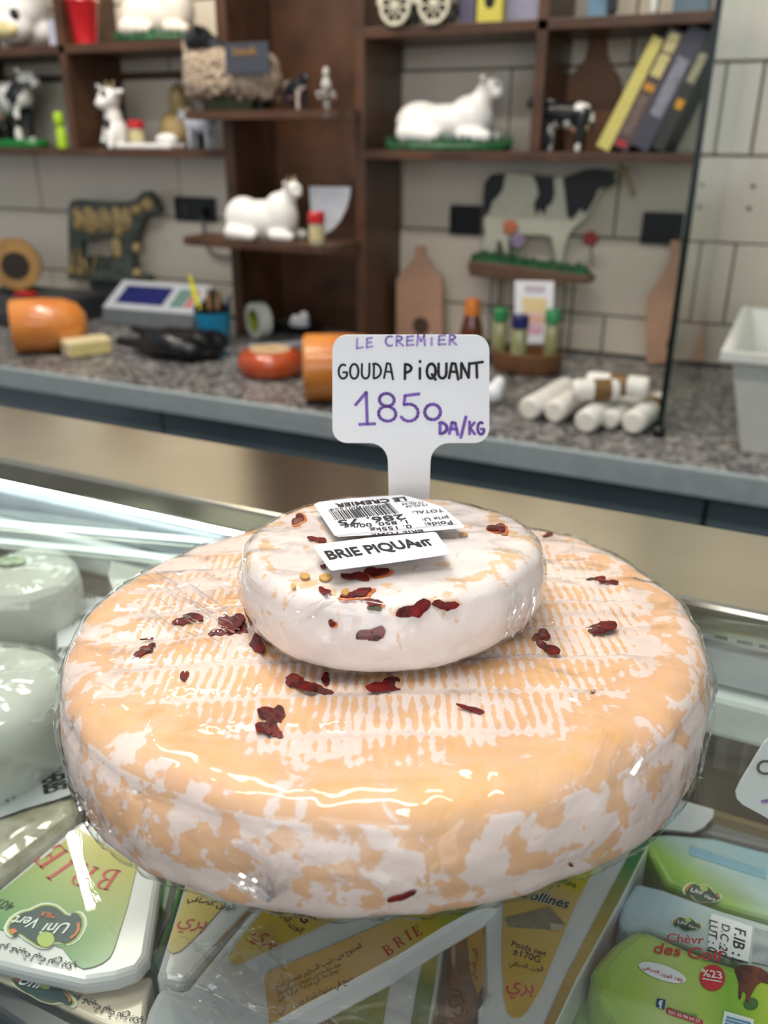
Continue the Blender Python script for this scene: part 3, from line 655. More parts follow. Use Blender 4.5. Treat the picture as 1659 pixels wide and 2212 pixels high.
SERIF = {'I': [rc(.13, 0, .31, 1), rc(0, 0, .44, .05), rc(0, .95, .44, 1)],
 'E': [rc(.1, 0, .28, 1), rc(0, 0, .75, .05), rc(0, .95, .72, 1), rc(.28, .48, .55, .53), [(.75, 0), (.82, .28), (.75, .28), (.62, .05)], [(.72, 1), (.76, .74), (.7, .74), (.6, .95)], rc(.5, .38, .56, .63)],
 'B': [rc(.1, 0, .28, 1), rc(0, 0, .45, .05), rc(0, .95, .42, 1), rc(.28, .49, .45, .54)] + ring_arc(.42, .27, .42, .27, .17, .05, -90, 90) + ring_arc(.42, .765, .34, .235, .15, .05, -90, 90),
 'R': [rc(.1, 0, .28, 1), rc(0, 0, .4, .05), rc(0, .95, .42, 1), rc(.28, .46, .45, .51), [(.4, .48), (.6, .5), (.9, .04), (.95, 0), (.7, 0)]] + ring_arc(.42, .73, .38, .27, .16, .05, -90, 90)}
def serif_mb(mb, ch, p0, xd, yd, n):
    for q_ in SERIF[ch]: mb.add([p0 + xd * x + yd * y for x, y in q_], [tuple(range(len(q_)))])
def upletters(seq, pl, off, mt, parent, hs=1.25, halo=None):
    for ch, p0, up, w_ in seq:
        l_ = math.hypot(*up); ux, uy = up[0] / l_, up[1] / l_
        A_, B_ = pl.at(p0[0], p0[1], off), pl.at(p0[0] - uy * w_, p0[1] + ux * w_, off); xd = B_ - A_; yd = pl.n.cross(xd) * hs
        mb = MB(); serif_mb(mb, ch, A_, xd, yd, pl.n); mb.build('printed_letter', mt, parent)
G1 = 'wedge packs under the glass'
# --- A: green faced wedge pack, near left
A, pA = pack('brie_wedge_pack', 'white wedge pack with green face and red BRIE, left below the wheel', [(-90,1990),(30,1890),(176,1768),(215,1778),(300,1835),(348,1900),(322,2065),(300,2096),(250,2112),(180,2122),(60,2096),(-80,2062)], 1.108, .008, WRAP, group=G1)
gA = gradmat('green_yellow_print', pA.at(250, 1830), pA.at(30, 2040), [(.0, (196, 176, 48)), (.3, (172, 172, 76)), (.62, (132, 160, 78)), (1, (84, 142, 76))])
fA = patch([(-60,1975),(60,1880),(172,1792),(235,1830),(297,1868),(275,1960),(247,2050),(238,2068),(222,2081),(200,2090),(180,2093),(163,2085),(135,2048),(20,2012),(-60,1996)], pA, .0003, gA, A, 'printed_face', .0002)
upletters([('B',(263,1881),(-.2,.98),40),('R',(216,1876),(-.38,.92),38),('I',(164,1866),(-.63,.78),36),('E',(149,1841),(-.66,.75),36)], pA, .0007, REDPRINT, fA)
logo(lambda x, y: (x / 6.38, 1860 + y / 6.38), pA, A)
text_on(ar_type, (164,2087), (3,2038), pA, .0006, INK, A, hs=1.1)
text_on('40%', (36,1952), (-6,1938), pA, .0007, mat('olive_ink', (52, 72, 40), .6), fA)
# --- G: green side strip pack with barcode
Gp, pG = pack('green_striped_pack', 'narrow green pack edge with barcode beside the green BRIE wedge', [(350,1893),(402,1880),(392,1935),(352,2040),(330,2092),(303,2088),(326,2060)], 1.096, .025, gradmat('green_strip_print', HP(1.09).at(370, 1890), HP(1.09).at(320, 2090), [(0, (92, 112, 70)), (.5, (66, 122, 70)), (1, (50, 128, 76))]), group=G1)
patch([(374,1892),(388,1890),(366,1985),(352,2012),(346,2005)], pG, .0003, mat('dark_barcode_strip', (60, 54, 48), .5), Gp, 'barcode_strip', .0001)
# --- H: pack lying under A
H, pH = pack('cream_wedge_pack', 'cream wedge pack with half-hidden logo under the green BRIE wedge', [(-60,2075),(30,2098),(120,2122),(190,2135),(300,2110),(330,2105),(318,2160),(312,2240),(240,2222),(120,2165),(30,2128),(-60,2095)], 1.0985, .028, CREAMW, group=G1)
logo(lambda x, y: (20 + (x - 60) / 7.2 * .92, 2094 + (1200 - y) / 13 + (x - 60) / 24), pH, H, milk=False, text=False)
text_on('Uni', (38,2125), (88,2136), pH, .0016, LWHITE, H, .012, .35)
text_on(ar_type, (308,2206), (160,2148), pH, .0006, INK, H, hs=1.1)
# --- dark tray rim
tr_ = thing('black_tray', 'black plastic tray rim crossing the lower left corner', 'tray', HP(SHZ).at(80, 2180))
rim = [(-60,2085),(0,2112),(60,2142),(130,2178),(215,2222),(300,2270),(180,2300),(36,2222),(0,2196),(-60,2160)]
MB().prism([HP(1.098).at(x, y) - V((0, 0, .031)) for x, y in rim], (0, 0, .031)).build('rim', mat('black_green_plastic', (24, 32, 32), .25, coat=.3), tr_, bevel=.003, seg=3)
# --- B1: yellow tipped wedge between A and B2
B1, pB = pack('yellow_wedge_pack', 'white wedge pack with small yellow panel at the foot of the wheel, left', [(402,1890),(470,1908),(552,1935),(548,1966),(470,2052),(402,2130),(345,2120),(338,2100),(360,2030)], 1.112, .026, WRAP, group=G1)
YEL = gradmat('yellow_print', pB.at(450, 1930), pB.at(380, 2060), [(0, (204, 172, 62)), (.5, (206, 178, 52)), (1, (214, 186, 74))])
fB = patch([(404,1918),(488,1952),(450,1995),(415,2032),(391,2054),(374,2060),(363,2052),(365,2035),(385,1975)], pB, .0003, YEL, B1, 'yellow_panel', .0002)
text_on(ar_bri, (383,1996), (442,2007), pB, .0006, REDPRINT, fB, .02, hs=1.0); text_on(ar_net, (404,1944), (505,1966), pB, .0006, INK, fB)
patch([(459,2046),(540,1962),(548,1964),(468,2042)], pB, .0004, mat('brown_seam', (156, 112, 40), .5), B1, 'seam_strip', .0002)
# --- B2: large wedge with yellow panel and orange side
B2, pC = pack('brie_wedge_pack', 'large white wedge pack with orange BRIE strip in front of the wheel', [(470,2052),(545,1960),(700,1930),(900,1900),(1050,1868),(1086,1880),(1080,1936),(955,2006),(857,2068),(741,2130),(652,2176),(599,2208),(590,2290),(290,2290),(318,2180),(345,2126),(402,2136)], 1.126, .014, WRAP, group=G1)
YEL2 = gradmat('yellow_tan_print', pC.at(505, 2080), pC.at(760, 1965), [(0, (208, 172, 36)), (.45, (206, 170, 54)), (1, (206, 172, 108))])
fC = patch([(575,1960),(700,1940),(860,1925),(770,1962),(680,2008),(577,2054),(529,2078),(509,2084),(498,2078),(494,2066),(514,2035),(538,2004)], pC, .0003, YEL2, B2, 'yellow_panel', .0002)
text_on(ar_bri, (546,2018), (592,2048), pC, .0006, REDPRINT, fC, .02); text_on(ar_net, (588,1966), (648,2016), pC, .0006, INK, fC, hs=1.2); text_on('170G', (612,1962), (658,1996), pC, .0006, INK, fC, hs=1.1); text_on('Poids net', (608,1938), (682,1988), pC, .0006, INK, fC)
ORS = gradmat('orange_green_print', pC.at(580, 2160), pC.at(1080, 1905), [(0, (214, 158, 54)), (.22, (216, 166, 74)), (.48, (222, 178, 122)), (.66, (202, 178, 58)), (.82, (140, 152, 52)), (1, (52, 110, 60))])
fO = patch([(571,2118),(575,2104),(586,2097),(709,2047),(859,1982),(1000,1925),(1084,1890),(1079,1934),(955,2003),(857,2065),(741,2127),(652,2173),(599,2204),(582,2212)], pC, .0004, ORS, B2, 'side_strip', .0002)
upletters([('B',(838,2066),(-.5,-.87),20),('R',(860,2048),(-.45,-.89),20),('I',(884,2032),(-.4,-.92),20),('E',(899,2024),(-.35,-.94),20)], pC, .0008, REDPRINT, fO)
OLV = mat('brown_olive_ink', (84, 68, 30), .6)
for t_, a_, b_ in zip(ar_body, ((597,2137),(600,2149),(602,2162),(602,2190)), ((783,2046),(737,2085),(731,2099),(764,2116))): text_on(t_, a_, b_, pC, .0008, OLV, fO, .02, hs=1.25)
# crumpled clear over-wrap of B2
cr_ = random.Random(5)
def crumple(u, v):
    p = pC.at(330 + 260 * u + 60 * v, 2060 + 190 * v - 60 * u); return p + V((0, 0, .0012 + .0035 * abs(noise.noise(V((u * 5, v * 5, 1)))) + .004 * abs(math.sin(7 * u - 3 * v)) ** 6))
MB().grid(crumple, 22, 22).build('film_fold', glassmat('crumpled_film', (.97, .97, .98), rough=.12, extra=.05, bump=.3, scale=60), B2)
# --- D: green BRIE pack under B2
D, pD = pack('brie_wedge_pack', 'green-faced wedge pack with red letter B tucked beneath the orange strip', [(600,2240),(640,2150),(760,2090),(870,2030),(940,2000),(962,2020),(945,2140),(925,2250),(915,2290),(590,2290)], 1.100, .02, WRAP, group=G1)
gD = gradmat('olive_green_print', pD.at(850, 2060), pD.at(640, 2240), [(0, (172, 158, 52)), (.5, (132, 146, 56)), (1, (92, 128, 60))])
fD = patch([(640,2130),(760,2080),(858,2040),(853,2075),(838,2150),(824,2232),(600,2260),(612,2200)], pD, .0003, gD, D, 'printed_face', .0002)
upletters([('B',(820,2100),(-.07,1),42),('R',(768,2092),(-.2,1),40)], pD, .0007, REDPRINT, fD, 1.3)
logo(lambda x, y: (600 + (x - 60) / 6.6, 2090 + y / 6.4 + (x - 600) / 30), pD, D)
patch([(922,2036),(950,2008),(940,2120),(922,2225),(884,2235),(900,2140)], pD, .0003, gradmat('olive_strip', pD.at(930, 2030), pD.at(900, 2212), [(0, (168, 130, 48)), (.35, (176, 158, 48)), (.6, (96, 128, 60)), (1, (92, 122, 66))]), D, 'side_strip', .0002)
# --- E: orange edged pack standing between D and F
Ep, pE = pack('orange_edged_pack', 'narrow brown and orange pack edge between the two front wedges', [(968,2010),(1000,1965),(1040,1945),(1046,1990),(1044,2130),(1034,2160),(1022,2240),(962,2260)], 1.092, .024, mat('brown_wrapper', (124, 84, 44), .4, var=.1, coat=.3), group=G1)
patch([(1012,1985),(1038,1955),(1045,1990),(1043,2128),(1032,2150),(1018,2110),(1010,2040)], pE, .0003, mat('amber_print', (206, 152, 44), .4), Ep, 'amber_strip', .0002)
text_on(ar_bri, (985,2195), (1000,2140), pE, .0004, INK, Ep, hs=1.2); text_on(ar_net, (1027,2118), (1030,2050), pE, .0006, OLV, Ep)
# --- F: big upright wedge
F, pF = pack('collines_wedge_pack', 'white wedge pack with tapering yellow label and grey cheese picture', [(1050,1960),(1085,1905),(1200,1820),(1330,1760),(1396,1770),(1402,1818),(1334,1955),(1246,2115),(1186,2240),(1030,2260),(1034,2170),(1052,2140)], 1.118, .03, WRAP, group=G1)
gF = gradmat('lime_yellow_tan_print', pF.at(1290, 1850), pF.at(1105, 2195), [(0, (150, 176, 56)), (.14, (196, 190, 46)), (.27, (212, 184, 30)), (.34, (216, 178, 110)), (.58, (214, 176, 96)), (.78, (208, 166, 52)), (1, (206, 160, 44))])
fF = patch([(1092,1905),(1160,1850),(1260,1800),(1310,1800),(1294,1853),(1242,1958),(1218,2016),(1171,2130),(1138,2187),(1123,2199),(1106,2199),(1095,2186),(1089,2159),(1085,2087),(1085,2024)], pF, .0003, gF, F, 'printed_label', .0002)
text_on('Collines', (1122,1937), (1230,1963), pF, .0006, LWHITE, fF, .055, .35, 1.15, 'text_halo'); text_on('Pointe', (1105,1893), (1184,1915), pF, .0006, LWHITE, fF, .055, .35, 1.15, 'text_halo')
text_on('Collines', (1123,1937), (1229,1963), pF, .0009, INK, fF, .012, .35, 1.15); text_on('Pointe', (1106,1893), (1183,1915), pF, .0009, INK, fF, .012, .35, 1.15)
patch([(1090,1983),(1187,1959),(1220,1996),(1212,2011),(1097,2002)], pF, .0006, mat('grey_brown_print', (150, 134, 112), .5, var=.12, scale=300), fF, 'cheese_picture', .0001)
patch([(1186,1994),(1218,1998),(1212,2011),(1190,2008)], pF, .0009, mat('pale_cut_print', (196, 184, 150), .5), fF, 'picture_cut_face', .0001)
text_on('Poids net', (1104,2043), (1179,2066), pF, .0006, INK, fF, .02); text_on('±170G', (1107,2061), (1166,2080), pF, .0006, INK, fF, .02, hs=1.1); text_on(ar_net, (1099,2084), (1173,2099), pF, .0006, INK, fF, hs=1.2); text_on(ar_bri, (1093,2136), (1153,2146), pF, .0006, REDPRINT, fF, .02, hs=1.1)
OLP = mat('olive_cow_print', (132, 130, 30), .5)
for cx, cy, rx, ry in ((1212,1903,9,5),(1228,1908,8,5),(1206,1912,4,5),(1240,1914,5,5)): patch(oval(cx, cy, rx, ry, .2, 10), pF, .0006, OLP, fF, 'cow_mark', .0001)
patch([(1396,1776),(1402,1818),(1334,1953),(1246,2112),(1190,2232),(1172,2222),(1218,2118),(1300,1960),(1375,1815)], pF, .0003, gradmat('green_olive_edge', pF.at(1395, 1800), pF.at(1190, 2212), [(0, (40, 122, 70)), (.25, (66, 132, 66)), (.4, (140, 140, 60)), (.7, (180, 150, 50)), (1, (168, 128, 40))]), F, 'edge_strip', .0002)
# --- goat cheese pillow packs on the right
G2 = 'pillow packs under the glass'
def sky(nm, pl, a_, b_, st): return gradmat(nm, pl.at(*a_), pl.at(*b_), st)
BL, GN = (184, 214, 222), (142, 182, 72)
P1, q1 = pack('pillow_cheese_pack', 'pale blue pillow pack with green hill print, rearmost beside the grey tray', [(1390,1815),(1404,1800),(1440,1798),(1540,1806),(1640,1832),(1720,1850),(1720,2000),(1560,1956),(1440,1908),(1418,1868)], 1.102, .03, sky('blue_green_print_a', HP(1.1), (1560,1820), (1450,1910), [(0, (176, 212, 224)), (.45, (198, 220, 214)), (.8, (150, 188, 84)), (1, (122, 166, 60))]), group=G2, bevel=.005)
patch([(1490,1826),(1655,1880),(1655,1900),(1488,1846)], q1, .0003, mat('sky_blue_print', (150, 200, 222), .4), P1, 'blue_banner', .0001)
def rlogo(pl, own, x0, y0, k, ang):
    c_, s_ = math.cos(ang), math.sin(ang)
    def tf(x, y):
        X_, Y_ = (1250 - x) * k, (1210 - y) * k * .85; return (x0 + X_ * c_ - Y_ * s_, y0 + X_ * s_ + Y_ * c_)
    logo(tf, pl, own, .0004, milk=False)
rlogo(q1, P1, 1478, 1898, .075, .28)
P2, q2 = pack('pillow_cheese_pack', 'pale blue pillow pack carrying a white date sticker', [(1336,1990),(1345,1946),(1374,1904),(1432,1918),(1560,1964),(1720,2010),(1720,2110),(1550,2064),(1390,2004),(1350,2012)], 1.110, .036, sky('blue_print_b', HP(1.1), (1400,1930), (1560,2060), [(0, (172, 198, 212)), (.5, (182, 206, 214)), (1, (196, 206, 204))]), group=G2, bevel=.005)
rlogo(q2, P2, 1452, 1974, .058, .2)
patch([(1630,2004),(1720,2030),(1720,2100),(1624,2078)], q2, .0003, mat('grey_line_print', (176, 180, 184), .5, col2=(140, 146, 152), scale=200), P2, 'fine_print', .0001)
fS = patch([(1536,1974),(1560,1980),(1625,2003),(1622,2040),(1616,2078),(1582,2070),(1528,2050)], q2, .0005, PAPER, P2, 'date_sticker', .0002)
for t_, a_, b_ in (('F.IB :1', (1588,2003), (1580,2071)), ('D.C :20', (1560,1995), (1552,2062)), ('LUT : 0', (1533,1986), (1529,2054))): text_on(t_, a_, b_, q2, .0009, INK, fS, hs=.85)
P3, q3 = pack('pillow_cheese_pack', 'lime green pillow pack with red badge and brown cow picture, front right', [(1280,2085),(1290,2070),(1322,2034),(1372,1997),(1402,2004),(1540,2064),(1720,2118),(1720,2310),(1400,2310),(1318,2180),(1288,2146)], 1.118, .042, sky('lime_print', HP(1.11), (1300,2060), (1659,2160), [(0, (150, 184, 60)), (.25, (172, 198, 84)), (.42, (188, 202, 120)), (.62, (170, 196, 84)), (.78, (128, 180, 48)), (1, (176, 200, 60))]), group=G2, bevel=.005)
text_on('Chèvr', (1442,2034), (1524,2040), q3, .0006, REDPRINT, P3, .012, .35, 1.0); text_on('des Coll', (1413,2058), (1566,2078), q3, .0006, REDPRINT, P3, .012, .35, .95)
ov_ = patch(oval(1431,2101,54,16,.33), q3, .0004, PAPER, P3, 'white_oval', .0001); text_on(ar_net + ' 140', (1388,2091), (1474,2122), q3, .0007, REDPRINT, ov_)
bd_ = patch(oval(1539,2112,28,28), q3, .0004, REDPRINT, P3, 'red_badge', .0001); text_on('%23', (1517,2108), (1561,2115), q3, .0007, LWHITE, bd_); patch([(1517,2113),(1559,2120),(1559,2122),(1517,2115)], q3, .0007, LWHITE, bd_, 'badge_line', .0001)
patch([(1419,2157),(1438,2160),(1435,2181),(1417,2174)], q3, .0004, mat('blue_print', (30, 62, 128), .4), P3, 'blue_square', .0001); text_on('f', (1423,2177), (1433,2179), q3, .0007, LWHITE, P3, .03)
text_on('Universmilk', (1444,2183), (1508,2198), q3, .0006, mat('green_print', (70, 140, 80), .5), P3); patch([(1438,2179),(1444,2176),(1518,2204),(1520,2211),(1514,2214),(1440,2189)], q3, .0004, REDPRINT, P3, 'red_bar', .0001); text_on('021 35 98 54 27', (1444,2188), (1512,2209), q3, .0007, LWHITE, P3)
patch([(1586,2092),(1600,2084),(1625,2086),(1645,2092),(1664,2108),(1664,2126),(1645,2120),(1634,2128),(1622,2150),(1617,2166),(1610,2164),(1612,2144),(1604,2140),(1600,2158),(1595,2156),(1596,2122)], q3, .0005, mat('brown_cow_print', (126, 60, 40), .5, col2=(70, 26, 24), scale=220), P3, 'cow_picture', .0001)
patch(oval(1622,2168,16,13), q3, .0004, mat('bush_print', (70, 116, 56), .5, var=.2, scale=300), P3, 'bush_picture', .0001)
patch([(1565,2184),(1628,2202),(1626,2232),(1556,2232)], q3, .0004, PAPER, P3, 'barcode_box', .0001)
for i in range(4): patch([(1570 - i * 2, 2195 + i * 7), (1622, 2209 + i * 7), (1622, 2213 + i * 7), (1569 - i * 2, 2199 + i * 7)], q3, .0006, mat('blue_bar_print', (90, 150, 190), .5), P3, 'printed_bar', .0001)
P4, q4 = pack('pillow_cheese_pack', 'pale green pillow pack with folded end at the bottom edge', [(1233,2150),(1240,2132),(1262,2138),(1330,2164),(1430,2204),(1560,2262),(1560,2320),(1245,2320)], 1.096, .03, sky('pale_green_print', HP(1.1), (1240,2150), (1420,2240), [(0, (124, 134, 64)), (.25, (166, 186, 120)), (.6, (176, 206, 180)), (1, (160, 196, 120))]), group=G2, bevel=.005)
# grey tray and white card at the back right
ty = thing('grey_tray', 'grey plastic tray behind the pillow packs on the right', 'tray', HP(SHZ).at(1600, 1800))
MB().prism([HP(1.092).at(x, y) - V((0, 0, .026)) for x, y in [(1532,1778),(1546,1764),(1700,1802),(1720,1800),(1720,1848),(1640,1828),(1508,1796)]], (0, 0, .026)).build('tray_body', mat('grey_tray_plastic', (128, 130, 132), .35), ty, bevel=.004)
cd = thing('white_card', 'blank white rounded card lying between the wheel and the grey tray', 'card', HP(1.1).at(1450, 1770))
MB().prism([HP(1.096).at(x, y) for x, y in [(1395,1795),(1420,1745),(1470,1722),(1530,1742),(1541,1752),(1540,1768),(1520,1790),(1495,1802),(1440,1796)]], (0, 0, .0012)).build('card_sheet', WHITE, cd)
MB().prism([HP(1.096).at(x, y) - V((0, 0, .03)) for x, y in [(1440,1770),(1460,1758),(1480,1764),(1462,1778)]], (0, 0, .0299)).build('card_stem', WHITE, cd)
# --- white wrapped cheeses on the left
FILM2 = glassmat('loose_cling_film', (.97, .98, .975), rough=.1, extra=.03, bump=.5, scale=60)
WCH = mat('white_mould_rind', (232, 232, 222), .5, var=.06, scale=30, bump=.25)
G3 = 'wrapped white cheeses on the left'
def puff(name, label, outline, z, th, mt, bev=.008):
    t, pl = pack(name, label, outline, z, th, mt, 'cheese', G3, bevel=bev)
    pts = [HP(z).at(x, y) for x, y in outline]
    for p in pts: p.y = min(p.y, .334)
    c_ = sum(pts, V((0, 0, 0))) / len(pts)
    MB().prism([c_ + (p - c_) * 1.02 + V((0, 0, .0012 - th)) for p in pts], (0, 0, th)).build('plastic_wrap', FILM2, t, bevel=bev, seg=3); return t, pl
W1, w1 = puff('wrapped_cheese', 'white wrapped cheese with green logo smudge, top left in the lit case', [(-70,1222),(0,1196),(60,1172),(95,1164),(135,1172),(165,1200),(172,1226),(140,1262),(60,1288),(-70,1296)], 1.160, .05, WCH)
patch(oval(22,1212,36,9,-.05), w1, .0016, mat('green_logo_print', (88, 132, 60), .5, col2=(196, 214, 186), scale=200), W1, 'green_mark', .0002)
W2, w2 = puff('wrapped_cheese', 'bright white wrapped cheese just behind the wheel on the left', [(232,1240),(240,1212),(270,1186),(330,1172),(400,1166),(420,1185),(380,1225),(300,1270),(245,1275)], 1.157, .045, WCH)
W3, w3 = puff('wrapped_cheese', 'flat wrapped cheese with blurred barcode stickers left of the wheel', [(112,1302),(170,1272),(235,1262),(330,1270),(330,1330),(240,1440),(178,1545),(145,1560),(124,1500),(118,1400)], 1.132, .05, mat('grey_white_wrap', (206, 214, 212), .4, var=.06, scale=40))
fW = patch([(120,1326),(150,1292),(290,1290),(260,1360),(190,1450),(158,1520),(132,1490)], w3, .0016, PAPER, W3, 'label_sticker', .0002)
bk = MB(); rb = random.Random(9)
for (x0, y0, x1, y1, n_) in ((130,1338,205,1320,18), (128,1398,190,1390,16), (178,1276,240,1270,12)):
    for k in range(n_):
        u = k / n_; ax, ay = x0 + (x1 - x0) * u, y0 + (y1 - y0) * u; wd = rb.choice((1.5, 2.5, 3.5)); hh = rb.uniform(12, 22)
        bk.add([w3.at(ax, ay, .0021), w3.at(ax + wd, ay, .0021), w3.at(ax + wd - 8, ay + hh, .0021), w3.at(ax - 8, ay + hh, .0021)], [(0, 1, 2, 3)])
bk.build('barcode', GREYINK, fW)
# round one in front
c4 = HP(1.150).at(-64, 1478); W4 = thing('wrapped_round_cheese', 'round white wrapped cheese cut by the left picture edge', 'cheese', (c4.x, c4.y, 1.092), group=G3)
prof = [(.0005, .06), (.028, .0595), (.036, .057), (.041, .051), (.043, .043), (.0435, .026), (.042, .012), (.038, .004), (.03, 0)]
def lathe_noise(prof, c_, amp, s, n=64, grow=0):
    mb = MB().lathe([(max(r + grow, .0004), z + (grow if z > .01 else 0)) for r, z in prof][::-1], n, c_)
    mb.v = [p + (p - V(c_)).normalized() * amp * fbm(p, s) for p in mb.v]; return mb
lathe_noise(prof, (c4.x, c4.y, 1.092), .0022, 45).build('rind', WCH, W4, smooth=True); lathe_noise(prof, (c4.x, c4.y, 1.092), .0026, 60, grow=.0014).build('plastic_wrap', FILM2, W4, smooth=True)
W5, w5 = puff('wrapped_herb_cheese', 'wrapped beige textured cheese labelled BRIE AUX HERBES at the left edge', [(-70,1668),(20,1612),(90,1572),(150,1545),(166,1600),(172,1700),(176,1752),(100,1812),(20,1872),(-70,1935)], 1.112, .03, mat('beige_wrinkled_rind', (206, 198, 178), .5, col2=(166, 156, 128), scale=120, bump=.5))
fV = patch([(-40,1662),(30,1628),(62,1606),(120,1592),(158,1600),(166,1712),(120,1728),(60,1745),(0,1766),(-40,1772)], w5, .0016, mat('grey_label_paper', (196, 198, 200), .5), W5, 'label_sticker', .0002)
text_on('BRIE AUX HERBES', (80,1624), (97,1716), w5, .0021, INK, fV, .03, hs=3.4); text_on('LE CREMIER', (36,1640), (49,1705), w5, .0021, INK, fV, .03, hs=1.6)
bk = MB()
for k in range(7): bk.add([w5.at(-10, 1672 + k * 5.6, .0021), w5.at(17, 1662 + k * 5.6, .0021), w5.at(17, 1664.5 + k * 5.6, .0021), w5.at(-10, 1674.5 + k * 5.6, .0021)], [(0, 1, 2, 3)])
bk.build('barcode', GREYINK, fV); text_on('19-02-24', (22,1707), (27,1726), w5, .0021, GREYINK, fV); text_on('19-02-24', (8,1712), (13,1733), w5, .0021, GREYINK, fV)
# ================================================================== THINGS ON THE SHELVES AND WORKTOP
def BB(x0, x1, y0, y1, Y):
    a, b = aty(x0, (y0 + y1) / 2, Y), aty(x1, (y0 + y1) / 2, Y)
    return (a.x + b.x) / 2, b.x - a.x, aty((x0 + x1) / 2, y1, Y).z, aty((x0 + x1) / 2, y0, Y).z
def blob(parts, xf, name, mt, parent, vox):
    mb = MB(xf)
    for p in parts:
        if p[0] == 'e': mb.ell(p[1], p[2], p[3] if len(p) > 3 else None)
        else: mb.cap(*p[1:])
    return mb.build(name, mt, parent, remesh=vox, sm=5)
def ear_pair(xf, t, mt, hx, hz, sp=.1, r=(.05, .075, .03), name='ear'):
    for s in (-1, 1): MB(xf).ell((hx, s * sp, hz), r, Matrix.Rotation(s * .5, 3, 'X')).build(name, mt, t, smooth=True)
HORN = mat('horn_paint', (190, 170, 130), .5); PINK = mat('pink_paint', (214, 160, 140), .5); EYE = BLACK
def standing(name, label, cat, loc, rz, L_, mt, group=None, base=None, horns=True, udder=True):
    t = thing(name, label, cat, loc, rz, group); b0 = .06 if base else 0
    xf = LX(loc, rz, L_) @ Matrix.Translation((0, 0, b0))
    parts = [('c', (-.28,0,.58), (.28,0,.6), .19, .2), ('e', (-.02,0,.54), (.36,.2,.19)), ('c', (.3,0,.66), (.47,0,.78), .15, .11), ('e', (.55,0,.8), (.14,.1,.11)), ('e', (.65,0,.74), (.08,.075,.07)), ('c', (-.46,0,.66), (-.5,0,.28), .03, .025)]
    for x in (-.3, .28):
        for y in (-.1, .1): parts.append(('c', (x, y, .5), (x + .01, y * 1.05, .03), .085, .05))
    blob(parts, xf, 'body', mt, t, .022 * L_)
    ear_pair(xf, t, mt, .5, .88, .12, (.035, .07, .03))
    if horns:
        for s in (-1, 1): MB(xf).cap((.5, s*.06, .9), (.5, s*.12, .99), .02, .008, 8).build('horn', HORN, t, smooth=True)
    for s in (-1, 1): MB(xf).ell((.62, s*.075, .83), (.018, .014, .018), n=8).build('eye', EYE, t)
    if udder: MB(xf).ell((-.2, 0, .36), (.09, .09, .08)).build('udder', PINK, t, smooth=True)
    return t, xf
def lying(name, label, cat, loc, rz, L_, mt, grass=True, group=None, bz=.75, hz=.43):
    t = thing(name, label, cat, loc, rz, group); b0 = .06 if grass else 0
    xf = LX(loc, rz, L_) @ Matrix.Translation((0, 0, b0))
    parts = [('e', (-.02,0,.2*bz), (.46,.22,.22*bz)), ('e', (-.26,0,.22*bz), (.24,.22,.23*bz)), ('e', (.22,0,.25*bz), (.22,.2,.26*bz)), ('c', (.26,0,.3*bz), (.34,0,hz-.06), .15, .10), ('e', (.40,-.02,hz), (.12,.09,.085)), ('e', (.47,-.05,hz-.05), (.06,.06,.05)),
             ('c', (.2,-.17,.07), (.42,-.18,.06), .065, .06), ('c', (.2,.17,.07), (.42,.18,.06), .065, .06), ('c', (-.34,-.18,.09), (-.05,-.24,.06), .10, .06)]
    blob(parts, xf, 'body', mt, t, .02 * L_)
    ear_pair(xf, t, mt, .36, hz + .05, .11, (.03, .07, .028))
    for s in (-1, 1): MB(xf).cap((.37, s*.05, hz + .07), (.38, s*.09, hz + .13), .018, .008, 8).build('horn', HORN, t, smooth=True)
    for s in (-1, 1): MB(xf).ell((.47, s*.07 - .02, hz + .02), (.016, .014, .016), n=8).build('eye', EYE, t)
    if grass:
        g = MB(LX(loc, rz, L_)); g.lathe([(.60, 0), (.62, .03), (.58, .065), (.001, .07)], 40, sy=.5)
        rn = random.Random(int(L_ * 1e5))
        for k in range(90):
            a = rn.uniform(0, 6.28); r = .54 + .07 * rn.random(); x, y = r * math.cos(a), r * math.sin(a) * .5
            g.add([(x-.018, y, .05), (x+.018, y, .05), (x, y+.015, .05), (x + rn.uniform(-.03,.03), y, .05 + rn.uniform(.05,.1))], [(0,1,3),(1,2,3),(2,0,3)])
        g.build('grass_base', GRASS, t)
    return t, xf
S1, S2, S3 = 1.3602, 1.5752, 1.3627
YM = 1.745
# --- upper left: big cow head ornament
x, w_, z0, z1 = BB(-30, 108, -60, 112, YM)
t = thing('cow_head_ornament', 'large white cow ornament with black eye patches at the top left corner', 'ornament', (x, YM, S2))
xf = LX((x, YM + .01, S2), -math.pi / 2 + .25, .19)
blob([('e', (0,0,.62), (.34,.36,.5)), ('e', (.12,0,.4), (.3,.3,.26)), ('e', (.22,0,.24), (.24,.26,.2)), ('e', (-.1,0,.2), (.34,.38,.2)), ('c', (0,-.3,.85), (0,-.5,.8), .12, .08), ('c', (0,.3,.85), (0,.5,.8), .12, .08)], xf, 'body', WHITEC, t, .006)
for y_, z_, r_ in ((-.17,.7,(.06,.1,.17)), (.17,.72,(.06,.1,.17)), (-.2,.38,(.05,.07,.09)), (.14,.36,(.05,.06,.07))): MB(xf).ell((.3 if z_ > .5 else .38, y_, z_), r_).build('black_patch', BLACK, t, smooth=True)
MB(xf).ell((.4, 0, .2), (.09, .17, .1)).build('muzzle', mat('yellow_muzzle_paint', (224, 206, 150), .4), t, smooth=True)
